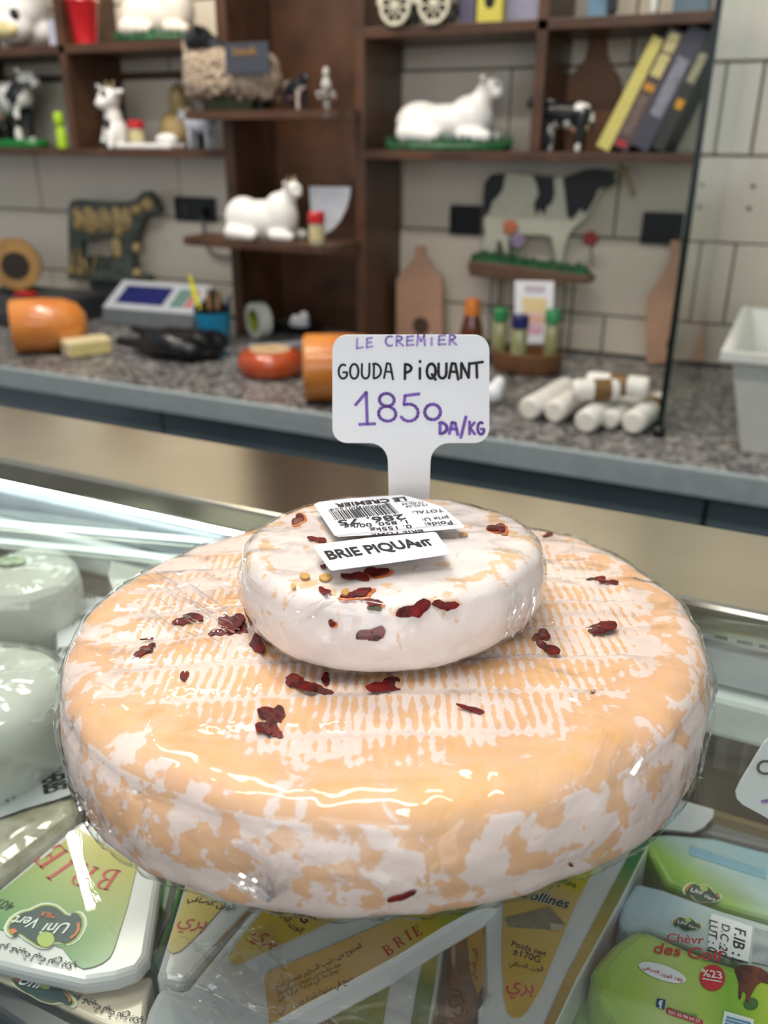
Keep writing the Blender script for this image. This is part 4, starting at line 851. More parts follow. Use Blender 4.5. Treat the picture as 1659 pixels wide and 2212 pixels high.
# --- red bucket
x, w_, z0, z1 = BB(150, 216, 22, 100, 1.72)
t = thing('red_bucket', 'small red metal bucket on the upper left shelf', 'bucket', (x, 1.72, S2)); R_ = .075 * .5
MB().lathe([(.001, .002), (R_*.66, 0), (R_*.98, .085), (R_*1.03, .087), (R_*1.0, .09), (R_*.92, .089), (R_*.64, .006), (.001, .005)], 32, (x, 1.72, S2)).build('bucket_wall', mat('red_metal', (206, 34, 40), .35, coat=.4), t, smooth='auto')
MB().tube([(x + R_ * math.cos(a), 1.72 + .02 - .055 * math.sin(a) * .2, S2 + .085 + .012 * math.sin(a)) for a in (math.pi * k / 12 for k in range(13))], .0015, 6).build('handle', STEEL, t, smooth=True)
x = BB(106, 120, 60, 100, 1.70)[0]; t = thing('leaning_card', 'pale lilac card leaning on the post beside the cow head ornament', 'card', (x, 1.70, S2))
MB(LX((x, 1.70, S2), .2)).box((-.009, 0, 0), (.009, .002, .055)).build('card_sheet', mat('lilac_card', (186, 184, 200), .6), t)
# --- lying cow top left
x, w_, z0, z1 = BB(262, 432, -20, 86, 1.735); lying('lying_cow_figurine', 'cream lying cow figurine on green grass above the black-headed ram', 'figurine', (x, 1.735, S2), .12, .19, CREAMC, bz=1.0, hz=.6)
# --- lower left shelf
x, w_, z0, z1 = BB(-70, 118, 190, 325, 1.74); t, xf = standing('standing_cow_figurine', 'white cow figurine with black patches on a bright green base, far left', 'figurine', (x, 1.74, S1), -.12, .178, COW1, base=True, horns=False)
MB(LX((x, 1.74, S1), -.12, .178)).lathe([(.64, 0), (.66, .05), (.62, .1), (.001, .11)], 36, sy=.5).build('green_base', mat('bright_green_base', (24, 120, 48), .4, var=.15, scale=80), t, smooth='auto')
x, w_, z0, z1 = BB(115, 146, 262, 330, 1.685); t = thing('lime_bottle', 'small lime green bottle standing against the shelf post', 'bottle', (x, 1.685, S1))
lm = mat('lime_plastic', (176, 214, 40), .4)
MB().lathe([(.012, 0), (.013, .004), (.012, .035), (.009, .045), (.001, .046)], 20, (x + .004, 1.685, S1)).build('bottle_body', lm, t, smooth='auto'); MB().lathe([(.0065, .0462), (.0115, .052), (.012, .07), (.009, .078), (.001, .079)], 20, (x + .002, 1.685, S1)).build('cap', lm, t, smooth='auto')
x, w_, z0, z1 = BB(205, 292, 200, 325, 1.70); t = thing('sitting_cow_figurine', 'upright sitting cow figurine with long white dish on the left shelf', 'figurine', (x, 1.70, S1)); xf = LX((x, 1.70, S1), -1.9, .135)
blob([('e', (0,0,.25), (.22,.2,.26)), ('e', (.02,0,.45), (.16,.15,.28)), ('e', (.06,0,.78), (.2,.19,.17)), ('e', (.2,0,.7), (.12,.13,.1)), ('c', (.05,-.15,.85), (.02,-.42,1.0), .06, .04), ('c', (.05,.15,.85), (.02,.34,.88), .06, .05), ('c', (.12,-.1,.3), (.2,-.12,.03), .06, .06), ('c', (.12,.1,.3), (.2,.12,.03), .06, .06)], xf, 'body', WHITEC, t, .0035)
for c_, r_ in (((.2,-.08,.86),(.05,.05,.09)), ((.2,.09,.84),(.05,.045,.07)), ((.16,.04,.36),(.06,.07,.11)), ((.2,-.1,.06),(.07,.07,.06))): MB(xf).ell(c_, r_).build('black_patch', BLACK, t, smooth=True)
for s in (-1, 1): MB(xf).cap((.03, s*.08, .93), (.02, s*.12, 1.04), .025, .01, 8).build('horn', HORN, t, smooth=True)
xd, wd, _, _ = BB(262, 385, 300, 325, 1.71)
MB().prism([V((xd - wd/2 + dx, 1.71 + dy, S1)) for dx, dy in ((0, -.03), (wd, -.03), (wd, .03), (0, .03))], (0, 0, .012)).build('dish', WHITEC, t, bevel=.004)
MB().ell((xd + wd*.32, 1.71, S1 + .02), (.028, .022, .014)).build('dish_knob', WHITEC, t, smooth=True)
def shaker(label, px0, px1, y0, y1, Y, zb, capm, bodym, cap_frac=.34, group=None):
    x, w_, z0, z1 = BB(px0, px1, y0, y1, Y); h = z1 - z0; r = w_ / 2
    t = thing('spice_shaker', label, 'shaker', (x, Y, zb), group=group)
    MB().lathe([(r*.9, 0), (r*.95, h*.05), (r*.9, h*(1-cap_frac)-.002), (r*.7, h*(1-cap_frac))], 20, (x, Y, zb)).build('jar', bodym, t, smooth='auto')
    MB().lathe([(r*.98, h*(1-cap_frac)+.0004), (r, h*.95), (r*.85, h), (.001, h)], 20, (x, Y, zb)).build('cap', capm, t, smooth='auto')
    MB().lathe([(r*.965, h*.15), (r*.935, h*(1-cap_frac)*.8)], 20, (x, Y, zb)).build('paper_label', mat('buff_label', (206, 190, 140), .6), t); return t
SPICE = mat('spice_jar_glass', (196, 190, 160), .15, var=.15, scale=120, coat=.5)
shaker('red-capped shaker standing in the dish of the sitting cow', 280, 308, 254, 303, 1.712, S1 + .0121, REDCAP, SPICE)
# gourd
x, w_, z0, z1 = BB(352, 424, 182, 308, 1.795); t = thing('gourd_vase', 'tan double-bulb gourd vase on the left shelf', 'vase', (x, 1.795, S1)); h = z1 - S1; r = w_ / 2
gpts = []
for k in range(25):
    u = k / 24; rr = r * (math.sin(math.pi * min(u / .62, 1)) ** .6 if u < .5 else 0); 
    rr = max(r * max(0, 1 - ((u - .3) / .33) ** 2) ** .5, .47 * r * max(0, 1 - ((u - .76) / .26) ** 2) ** .5, .0005); gpts.append((rr, h * u))
MB().lathe(gpts, 28, (x, 1.795, S1)).build('gourd_body', mat('tan_gourd', (176, 150, 96), .5, var=.15, scale=30), t, smooth=True); MB().cap((x, 1.795, S1 + h - .004), (x + .004, 1.795, S1 + h + .01), .003, .002, 8).build('stem', WOOD, t)
x, w_, z0, z1 = BB(398, 470, 236, 322, 1.70); standing('white_cow_figurine', 'small plain pale grey cow figurine next to the gourd vase', 'figurine', (x, 1.70, S1), math.pi - .1, .088, mat('pale_grey_ceramic', (196, 198, 206), .4), horns=True)
# --- ram with blanket
YR = 1.655; x, w_, z0, z1 = BB(410, 602, 92, 240, YR); t = thing('ram_figurine', 'woolly ram figurine with black head and dark blanket on the upper column shelf', 'figurine', (x, YR, zram))
WOOL = mat('curly_beige_wool', (206, 184, 160), .85, col2=(120, 98, 80), scale=220, bump=1.0)
mb = MB(); hh = z1 - zram; rn = random.Random(17)
for sx_, sz_ in ((-.28, .6), (0, .6), (.28, .6), (-.3, .44), (0, .46), (.3, .44)): mb.ell((x + w_*sx_, YR, zram + hh*sz_), (w_*.21, .052, hh*.3), n=20)
mb.cap((x - w_*.34, YR - .01, zram + hh*.75), (x - w_*.42, YR - .012, zram + hh*.95), .028, .02)
for k in range(260):   # curls
    u, v_ = rn.uniform(-.5, .5), rn.uniform(.2, .88); ex = 1 - (abs(u) / .52) ** 4; ez = 1 - (abs(v_ - .54) / .38) ** 4
    mb.ell((x + w_*u*.96, YR - .050 * max(0, ex * ez) ** .5, zram + hh*v_), (.0065, .006, .0065), n=6)
for k in range(40): mb.ell((x + w_*rn.uniform(-.46, .46), YR + rn.uniform(-.03, .03), zram + hh*.21), (.007, .007, .010), n=6)
mb.build('wool_body', WOOL, t, remesh=.003, sm=1)
hx, hz = aty(432, 82, 1.63).x, aty(432, 82, 1.63).z
blob([('e', (hx, 1.63, hz), (.026, .024, .022)), ('e', (hx - .016, 1.622, hz - .006), (.016, .016, .014)), ('c', (hx + .01, 1.64, hz - .008), (hx + .035, 1.65, hz - .03), .02, .024), ('c', (hx + .01, 1.615, hz + .012), (hx + .014, 1.60, hz + .016), .008, .006)], Matrix.Identity(4), 'head', mat('black_felt', (26, 28, 34), .7), t, .003)
bx0, bx1, bz0, bz1 = aty(488, 120, 1.592).x, aty(582, 120, 1.592).x, aty(535, 160, 1.592).z, aty(535, 92, 1.592).z
MB().box((bx0, 1.588, bz0), (bx1, 1.593, bz1)).build('blanket', mat('slate_blanket', (66, 70, 80), .8, var=.1, scale=200), t, bevel=.001)
GOLD = mat('gold_stitch', (170, 130, 66), .5)
rn = random.Random(2); lt = MB()
for k in range(9):
    xx = bx0 + (bx1 - bx0) * (.2 + .06 * k); zz = bz0 + (bz1 - bz0) * .6; lt.tube([(xx, 1.5872, zz + .004 * rn.random()), (xx + .002, 1.5872, zz + .012 * rn.random() + .004), (xx + .004, 1.5872, zz)], .0011, 5)
lt.build('embroidery', GOLD, t)
MB().box((aty(462, 225, YR).x, YR - .03, zram), (aty(558, 225, YR).x, YR + .03, zram + hh*.24)).build('grass_block', mat('olive_green_block', (58, 66, 36), .7, var=.2, scale=80), t, bevel=.003)
for px in (456, 566): MB().box((aty(px-8, 225, YR).x, YR - .015, zram), (aty(px+8, 225, YR).x, YR + .02, zram + hh*.26)).build('hoof', BLACK, t, bevel=.002)
x, w_, z0, z1 = BB(610, 668, 172, 240, 1.64); standing('small_cow_figurine', 'tiny black and white cow figurine beside the ram', 'figurine', (x, 1.64, zram), -.5, .072, mat('dark_saddle_paint', (206, 190, 176), .4, col2=(26, 28, 36), scale=30, lo=.52, hi=.54), horns=False)
x, w_, z0, z1 = BB(684, 726, 144, 240, 1.63); t = thing('glass_ornament', 'small clear glass bottle ornament at the right end of the ram shelf', 'ornament', (x, 1.63, zram)); h = z1 - zram; gm2 = glassmat('ornament_glass', (.86, .84, .8), rough=.05, extra=.12)
MB().lathe([(.010, 0), (.011, h*.12), (.007, h*.28), (.009, h*.3)], 16, (x, 1.63, zram)).build('foot', gm2, t, smooth=True)
for k in range(5): MB().ell((x + .016 * math.cos(k * 1.256), 1.63 + .016 * math.sin(k * 1.256), zram + h * .36), (.009, .009, .009), n=10).build('glass_bead', gm2, t, smooth=True)
MB().lathe([(.008, h*.45), (.0105, h*.55), (.009, h*.68), (.004, h*.76), (.0065, h*.8), (.006, h*.95), (.001, h)], 16, (x, 1.63, zram)).build('neck', mat('frosted_glass', (206, 198, 188), .25, var=.1, coat=.5), t, smooth=True)
# --- lamb shelf
x, w_, z0, z1 = BB(490, 652, 404, 522, 1.60); lying('white_lamb_figurine', 'plain white lying lamb figurine on the lower column shelf', 'figurine', (x, 1.60, zlam), .1, .175, mat('matt_white_plaster', (240, 236, 228), .6, var=.03, bump=.3, scale=120), grass=False, bz=1.08, hz=.58)
shaker('red-capped spice shaker in front of the white paper sheet', 668, 700, 456, 526, 1.575, zlam, REDCAP, SPICE)
t = thing('paper_sheet', 'white paper sheet with a curved edge propped behind the spice shaker', 'paper', aty(712, 505, 1.66))
Yp = VP(1.662); o_ = [(668,403),(757,404),(755,425),(748,450),(736,475),(722,492),(704,505),(690,509),(680,509),(672,470)]
MB().prism([Yp.at(px, py) for px, py in o_], (0, .0015, 0)).build('sheet', mat('white_card_sheet', (206, 208, 214), .6), t)
# --- upper right shelf
YU = 1.71; SU = 1.5772
x, w_, z0, z1 = BB(822, 984, -80, 52, YU - .02); t = thing('toy_cart', 'cream toy cart with spoked wheels on the upper right shelf', 'toy cart', (x, YU, SU))
CRM = mat('cream_painted_metal', (222, 214, 190), .45)
def wheel_(xc, yc, zc, r):
    m3 = Matrix.Rotation(math.pi/2, 3, 'X')
    w = MB(); n = 28
    w.lathe([(r*.8, -.003), (r, -.003), (r, .003), (r*.8, .003), (r*.8, -.003)], n, (xc, yc, zc), M=m3).build('wheel', CRM, t)
    s = MB()
    for k in range(8): a = math.pi * k / 4; s.tube([(xc, yc, zc), (xc + r*.82*math.cos(a), yc, zc + r*.82*math.sin(a))], .0022, 6)
    s.ell((xc, yc, zc), (r*.22, .005, r*.22), n=12).build('spokes', CRM, t)
for px in (851, 935): xc = aty(px, 20, YU - .05).x; wheel_(xc, YU - .045, SU + .031, .031)
for px in (851, 935): xc = aty(px, 20, YU - .05).x; wheel_(xc, YU + .035, SU + .031, .031)
MB().box((aty(830, 0, YU).x, YU - .035, SU + .034), (aty(985, 0, YU).x, YU + .028, SU + .09)).build('cart_body', CRM, t, bevel=.004)
for lbl, px0, px1, py, col, nm in (('purple grey box next to the toy cart on the upper shelf', 990, 1026, 46, (98, 94, 118), 'purple_box'), ('yellow box with dark emblem on the upper right shelf', 1028, 1086, 36, (214, 200, 84), 'yellow_box'), ('lavender grey box right of the yellow box', 1088, 1180, 40, (150, 148, 166), 'lavender_box'), ('blue box left of the white cow on the top right shelf', 1266, 1312, 26, (112, 144, 166), 'blue_box'), ('dusty blue box at the right end of the top shelf', 1450, 1530, 14, (108, 130, 142), 'dusty_blue_box')):
    Y_ = YU + (.0 if nm != 'yellow_box' else -.02); a, b_ = aty(px0, 30, Y_).x, aty(px1, 30, Y_).x
    t = thing(nm, lbl, 'box', ((a + b_) / 2, Y_, SU)); MB().box((a + .001, Y_, SU), (b_ - .001, Y_ + .05, SU + .12)).build('carton', mat(nm + '_card', col, .5), t, bevel=.002)
    MB().box((a + .0005, Y_ - .0005, SU + .1), (b_ - .0005, Y_ + .0505, SU + .1206)).build('lid', mat(nm + '_lid', tuple(int(c * .9) for c in col), .5), t)
    if nm == 'yellow_box': MB().ell(((a + b_) / 2, Y_ - .0005, SU + .035), (.010, .001, .012), n=12).build('emblem', BLACK, t)
x, w_, z0, z1 = BB(1318, 1424, -60, 24, YU - .02); standing('white_cow_figurine', 'white cow figurine standing on the top right shelf between blue boxes', 'figurine', (x, YU - .01, SU), .1, .12, COW2, horns=False)
# --- middle right shelf
x, w_, z0, z1 = BB(842, 1100, 190, 320, 1.735); lying('lying_cow_figurine', 'white lying cow figurine on wide green grass base, middle right shelf', 'figurine', (x, 1.735, S3), .05, .215, WHITEC, bz=.8, hz=.46)
x, w_, z0, z1 = BB(1158, 1280, 244, 322, 1.70); standing('holstein_cow_figurine', 'small black and white cow figurine left of the leaning books', 'figurine', (x, 1.705, S3), math.pi - .1, .108, mat('holstein_paint', (236, 232, 224), .35, col2=(22, 22, 24), scale=22, lo=.5, hi=.52), horns=False)
# cutting board behind
def board_outline(pts, cx): return [(cx + x, y) for x, y in pts] + [(cx - x, y) for x, y in reversed(pts)]
bp_ = VP(1.838)
t = thing('cutting_board', 'dark wooden bottle-shaped cutting board behind the black and white cow', 'cutting board', bp_.at(1278, 322))
o_ = [(1271,40),(1309,40),(1309,110),(1318,140),(1336,165),(1341,190),(1342,330),(1218,330),(1216,200),(1222,170),(1245,150),(1265,125),(1271,100)]
MB().prism([bp_.at(px, py) for px, py in o_], (0, .014, 0)).build('board', mat('brown_board_wood', (134, 92, 62), .5, var=.12, scale=20), t, bevel=.002)
# books
bk_ = [('yellow', 'yellow-spined leaning book, leftmost of the four books', (214, 200, 112), (1301,326), (1425,88), 26, []), ('brown', 'brown-spined leaning book with cream top, second of the four books', (84, 66, 64), (1338,322), (1465,66), 32, [((.62,.8),(222,206,140)),((.82,.97),(220,204,150)),((.5,.56),(214,150,50)),((.12,.46),(122,100,92)),((.02,.07),(196,40,60))]),
       ('slate', 'slate grey leaning book with pale lettering, third of the four books', (72, 70, 82), (1380,322), (1512,62), 36, [((.28,.76),(150,148,160))]), ('black', 'dark leaning book with yellow dot, rightmost of the four books', (50, 52, 50), (1420,326), (1545,70), 24, [((.58,.82),(170,164,130)),((.36,.44),(222,160,36))])]
for nm, lbl, col, pb, pt_, wpx, marks in bk_:
    Yb = 1.69; b0, b1 = aty(*pb, Yb), aty(*pt_, Yb); b0.z = max(b0.z, S3); u_ = (b1 - b0); Lh = u_.length; u_.normalize(); sd = V((u_.z, 0, -u_.x)); th = wpx * 2.05 / FPX * .86
    b0 = b0 + V((0, 0, 0)); b0.z = S3 + .0006 + th * .5 * abs(u_.x)
    t = thing('book', lbl, 'book', (b0.x, Yb, S3), group='books leaning on the right shelf'); cm = mat(nm + '_book_cover', col, .5)
    xf = Matrix((( sd.x, 0, u_.x, b0.x), (0, 1, 0, Yb), (sd.z, 0, u_.z, b0.z), (0, 0, 0, 1)))
    MB(xf).box((-th/2, -.003, 0), (th/2, 0, Lh)).build('spine', cm, t, bevel=.001)
    for s in (-1, 1): MB(xf).box((s*th/2 - (.002 if s > 0 else 0), .0003, 0), (s*th/2 + (0 if s > 0 else .002), .15, Lh)).build('cover', cm, t)
    MB(xf).box((-th/2 + .0022, .0005, .003), (th/2 - .0022, .146, Lh - .003)).build('pages', mat('book_pages', (214, 206, 188), .8), t)
    for (a, b_), c_ in marks: MB(xf).box((-th*.3, -.0036, Lh*a), (th*.3, -.0031, Lh*b_)).build('spine_print', mat('spine_print_%d_%d_%d' % c_, c_, .5, var=.2, scale=150), t)
# --- wall sockets
def socket(lbl, x0, x1, y0, y1, double):
    p = VP(YW - .0015); a, b_ = p.at(x0, y0), p.at(x1, y1); t = thing('wall_socket', lbl, 'socket', ((a.x + b_.x) / 2, YW - .002, b_.z), group='black wall sockets')
    MB().box((a.x, YW - .0125, b_.z), (b_.x, YW - .0025, a.z)).build('face_plate', BLACK, t, bevel=.002)
    n_ = 2 if double else 1; wd = (b_.x - a.x) / n_
    for k in range(n_):
        xc = a.x + wd * (k + .5); zc = (a.z + b_.z) / 2; rr = min(wd, a.z - b_.z) * .32
        MB().lathe([(rr, 0), (rr, .0015), (rr*.85, .0015), (rr*.85, .0003), (.001, .0003)], 24, (xc, YW - .0127, zc), M=Matrix.Rotation(math.pi/2, 3, 'X')).build('socket_ring', mat('dark_grey_plastic', (34, 34, 36), .3), t)
    return t
socket('black double wall socket left of the wooden column', 380, 470, 424, 480, True); socket('black wall socket hidden partly by the cow plaque', 976, 1040, 442, 508, False); socket('black wall socket between the cow plaque and the glass pane', 1392, 1470, 457, 529, False)
t = thing('power_cable', 'grey cable curving down from the double socket behind the column', 'cable', aty(440, 480, YW - .02))
MB().tube([aty(px, py, YW - .018) for px, py in ((436,462),(440,490),(443,515),(449,535),(460,549),(476,556),(494,557))], .0045, 8).build('cord', mat('grey_cable', (120, 118, 112), .5), t, smooth=True)
MB().box(tuple(aty(428, 470, YW - .03)), tuple(aty(446, 448, YW - .0135))).build('plug', BLACK, t)
# --- brass cow relief on the left
pr = VP(1.80); t = thing('brass_cow_relief', 'tarnished brass cow relief standing against the tiles above the scale', 'ornament', pr.at(240, 606))
BR = mat('tarnished_brass', (206, 172, 112), .5, metal=.1, col2=(132, 120, 84), scale=55, bump=.3); VG = mat('verdigris_metal', (92, 98, 88), .6, metal=.1, col2=(62, 70, 66), scale=60)
cowr = [(147,450),(150,436),(160,431),(215,437),(270,437),(292,430),(305,415),(318,412),(330,425),(338,445),(342,458),(330,464),(318,462),(308,468),(300,490),(292,515),(284,530),(283,560),(284,600),(240,604),(239,530),(236,512),(205,516),(190,522),(178,518),(172,560),(170,594),(146,592),(147,540),(146,490)]
MB().prism([pr.at(x_, y_) for x_, y_ in cowr], (0, .022, 0)).build('cow_silhouette', VG, t, bevel=.003)
for x0_, y0_, x1_, y1_ in ((160,446,176,500),(180,446,208,505),(212,448,240,505),(244,446,262,512),(262,446,282,500),(284,440,304,466),(306,424,330,456),(244,514,260,560)):
    a, b_ = pr.at(x0_, y1_), pr.at(x1_, y0_); MB().ell(((a.x + b_.x) / 2, 1.80, (a.z + b_.z) / 2), ((b_.x - a.x) / 2, .010, (b_.z - a.z) / 2)).build('relief_rib', BR, t, smooth=True)
MB().prism([pr.at(x_, y_) for x_, y_ in ((144,594),(150,575),(200,585),(240,590),(290,590),(318,596),(318,610),(240,608),(146,604))], (0, .03, 0)).build('ground_strip', VG, t, bevel=.003)
rn = random.Random(11); gb = MB()
for k in range(16):
    x_ = rn.uniform(148, 200); gb.tube([pr.at(x_, 592, .004), pr.at(x_ + rn.uniform(-8, 8), 592 - rn.uniform(20, 55), .008)], .002, 5)
gb.build('grass_blades', BR, t)
for x_, y_ in ((296, 536), (296, 592)): MB().ell(pr.at(x_, y_, .005), (.012, .01, .014)).build('flower', BR, t, smooth=True)
MB().box((pr.at(180, 600).x, 1.822, ZG), (pr.at(270, 600).x, YW - .003, pr.at(240, 560).z)).build('stand', VG, t)
# --- cow plaque on the right
pq = VP(1.80); t = thing('cow_plaque', 'painted black and white cow plaque on a grassy brown plank with rods', 'plaque', pq.at(1150, 600))
cow_ = [(1043,440),(1046,395),(1060,376),(1090,371),(1150,377),(1200,382),(1230,376),(1262,366),(1290,364),(1310,368),(1330,372),(1332,396),(1322,406),(1300,408),(1292,420),(1280,446),(1262,475),(1240,490),(1226,510),(1218,535),(1214,566),(1200,564),(1196,540),(1190,512),(1170,508),(1120,508),(1096,520),(1098,546),(1090,548),(1080,520),(1074,520),(1070,546),(1046,545),(1040,538),(1048,510),(1046,480)]
CW = mat('cream_plaque_paint', (214, 210, 186), .5, var=.05, scale=30); CBk = mat('black_plaque_paint', (34, 34, 36), .5)
MB().prism([pq.at(x_, y_) for x_, y_ in cow_], (0, .018, 0)).build('cow_board', CW, t, bevel=.002)
for pl_ in ([(1044,470),(1045,420),(1048,394),(1062,377),(1092,374),(1090,390),(1086,410),(1076,424),(1064,436),(1056,460)], [(1152,379),(1196,383),(1198,420),(1192,440),(1182,446),(1176,465),(1166,450),(1158,468),(1154,440),(1164,420),(1160,398)], [(1216,384),(1240,375),(1264,367),(1292,365),(1328,373),(1331,396),(1318,405),(1294,408),(1282,434),(1272,452),(1262,462),(1256,450),(1246,462),(1234,476),(1226,466),(1222,430),(1220,410)]):
    MB().prism([pq.at(x_, y_) for x_, y_ in pl_], (0, -.0025, 0)).build('black_patch', CBk, t)
PLK = mat('brown_plank_wood', (96, 70, 50), .6, var=.15, scale=25)
MB().prism([pq.at(x_, y_) for x_, y_ in ((1026,566),(1032,556),(1278,588),(1288,596),(1286,606),(1200,606),(1030,590))], (0, -.05, 0)).build('plank', PLK, t, bevel=.003)
gs = MB(); rn = random.Random(4)
gs.prism([pq.at(x_, y_) for x_, y_ in ((1030,558),(1034,544),(1270,578),(1280,590))], (0, -.045, 0))
for k in range(60):
    u = rn.random(); p = pq.at(1034 + 240 * u, 550 + 36 * u, rn.uniform(.004, .045)); gs.add([p + V((-.004, 0, 0)), p + V((.004, 0, 0)), p + V((rn.uniform(-.004, .004), 0, rn.uniform(.008, .018)))], [(0, 1, 2)])
tag(gs.build('grass_strip', GRASS, t), kind='stuff')
for x_, y_, c_, nm in ((1102,490,(226,130,90),'orange'), (1118,520,(170,150,180),'lilac'), (1276,516,(150,50,46),'red')):
    for k in range(5): a = k * 1.256; MB().ell(pq.at(x_ + 9 * math.cos(a), y_ + 9 * math.sin(a), .006), (.008, .006, .008), n=10).build('petal', mat(nm + '_petal', c_, .5), t, smooth=True)
    MB().cap(pq.at(x_, y_, .006), pq.at(x_ + 4, 575, .006), .0018, .0018, 6).build('flower_stem', GRASS, t)
MB().tube([pq.at(x_, y_, .004) for x_, y_ in ((1332,372),(1348,364),(1358,384),(1364,404),(1368,420))], .005, 8).build('straw_tuft', mat('straw', (176, 152, 118), .8), t, smooth=True)
for x_ in (1064, 1088, 1224, 1242): p = pq.at(x_, 592, .02); MB().tube([(p.x, p.y, ZG + .0025), (p.x, p.y, p.z)], .0022, 8).build('rod', mat('dark_rod', (84, 80, 78), .4, metal=.6), t)
# --- cheese boards leaning on the wall
BRD = mat('pale_beech_board', (186, 146, 120), .5, var=.06, scale=18)
def cboard(lbl, cx, w_, yt, ys, yb, cut=None):
    p = VP(1.80); h_ = w_ / 2
    o_ = [(cx - h_*.16, yt), (cx + h_*.16, yt), (cx + h_*.2, yt + (ys-yt)*.35), (cx + h_*.5, yt + (ys-yt)*.65), (cx + h_*.95, ys), (cx + h_, ys + 14), (cx + h_, yb), (cx - h_, yb), (cx - h_, ys + 14), (cx - h_*.95, ys), (cx - h_*.5, yt + (ys-yt)*.65), (cx - h_*.2, yt + (ys-yt)*.35)]
    pts = [p.at(x_, y_) for x_, y_ in o_]; zb = min(q_.z for q_ in pts)
    for q_ in pts:
        if q_.z < zb + .004: q_.z = ZG + .0005
    t = thing('cheese_board', lbl, 'cheese board', (p.at(cx, yb).x, 1.80, ZG)); MB().prism(pts, (0, .016, 0)).build('board', BRD, t, bevel=.002)
    c_ = p.at(cx + 4, yb - 38, .0008); MB().lathe([(.020, 0), (.020, .0006)], 24, c_, M=Matrix.Rotation(math.pi/2, 3, 'X')).build('burnt_mark', mat('burnt_wood', (78, 58, 46), .7), t)
cboard('pale bottle-shaped cheese board between column and amber bottle', 905, 100, 532, 600, 742); cboard('pale bottle-shaped cheese board beside the upright glass pane', 1458, 124, 520, 640, 782)
# --- amber bottle, jars in wooden bowl, flyer
YJ = 1.66
x, w_, z0, z1 = BB(994, 1046, 645, 742, 1.72); t = thing('amber_bottle', 'amber sauce bottle with orange cap beside the pale cheese board', 'bottle', (x, 1.72, ZG)); h = z1 - ZG; r = w_ / 2
MB().lathe([(r*.95, 0), (r, h*.06), (r*.95, h*.4), (r*.62, h*.72)], 24, (x, 1.72, ZG + .0003)).build('bottle_body', mat('amber_glass', (96, 44, 22), .12, coat=.6, var=.15), t, smooth='auto'); MB().lathe([(r*.66, h*.722), (r*.62, h*.9), (r*.5, h), (.001, h)], 24, (x, 1.72, ZG)).build('cap', mat('orange_cap', (206, 116, 40), .35), t, smooth='auto')
MB().lathe([(r*1.01, h*.12), (r*.97, h*.38)], 24, (x, 1.72, ZG)).build('paper_label', mat('tan_label', (178, 112, 60), .5), t)
x, w_, z0, z1 = BB(1058, 1212, 700, 772, 1.62); xb = x; t = thing('wooden_bowl', 'round brown wooden bowl holding small capped jars', 'bowl', (x, 1.64, ZG)); r = w_ / 2
MB().lathe([(r*.9, 0), (r, .012), (r*1.0, .040), (r*.94, .042), (r*.92, .016), (.001, .014)], 40, (x, 1.64, ZG + .0003), sy=.7).build('bowl_body', mat('chestnut_wood', (112, 74, 44), .5, var=.15, scale=30), t, smooth='auto')
JARM = mat('green_herb_jar', (156, 156, 110), .15, var=.2, scale=140, coat=.5)
for px0, px1, y0, y1, cap_, lbl, Yj in ((1044,1077,664,745,(50,132,78),'green-capped jar in the wooden bowl, left', 1.655), (1176,1210,668,745,(50,132,78),'green-capped jar in the wooden bowl, right', 1.655), (1104,1142,680,752,(30,34,92),'navy-capped jar in the middle of the wooden bowl', 1.61)):
    x, w_, z0, z1 = BB(px0, px1, y0, y1, Yj); h = z1 - ZG - .0155; r = min(w_ / 2, .02); x = max(min(x, xb + .062), xb - .062); t = thing('herb_jar', lbl, 'jar', (x, Yj, ZG + .0155), group='jars in the wooden bowl')
    MB().lathe([(r*.9, 0), (r*.95, .004), (r*.92, h*.7), (r*.7, h*.76)], 20, (x, Yj, ZG + .0155)).build('jar_body', JARM, t, smooth='auto'); MB().lathe([(r*.95, h*.762), (r*.97, h*.97), (r*.8, h), (.001, h)], 20, (x, Yj, ZG + .0155)).build('cap', mat('cap_%d_%d_%d' % cap_, cap_, .4), t, smooth='auto')
pf_ = VP(1.735); t = thing('flyer', 'white flyer with orange and pink print standing behind the jars', 'flyer', pf_.at(1150, 735))
MB().prism([pf_.at(*q_) for q_ in ((1112,606),(1197,608),(1192,742),(1112,742))], (0, .001, 0)).build('sheet', PAPER, t)
for q_, c_, nm in (((1128,642,1182,676), (242,216,160), 'cream_panel'), ((1128,678,1180,700), (240,190,170), 'peach_panel'), ((1132,702,1172,722), (232,176,200), 'pink_panel'), ((1134,616,1178,632), (206,190,200), 'title_print')):
    MB().prism([pf_.at(x_, y_, .0006) for x_, y_ in ((q_[0],q_[1]),(q_[2],q_[1]+2),(q_[2]-2,q_[3]),(q_[0],q_[3]))], (0, .0003, 0)).build(nm, mat(nm + '_ink', c_, .6, var=.08, scale=200), t)
MB().box((pf_.at(1140, 700).x, 1.7365, ZG + .0003), (pf_.at(1165, 700).x, 1.766, ZG + .012)).build('prop', WHITE, t)
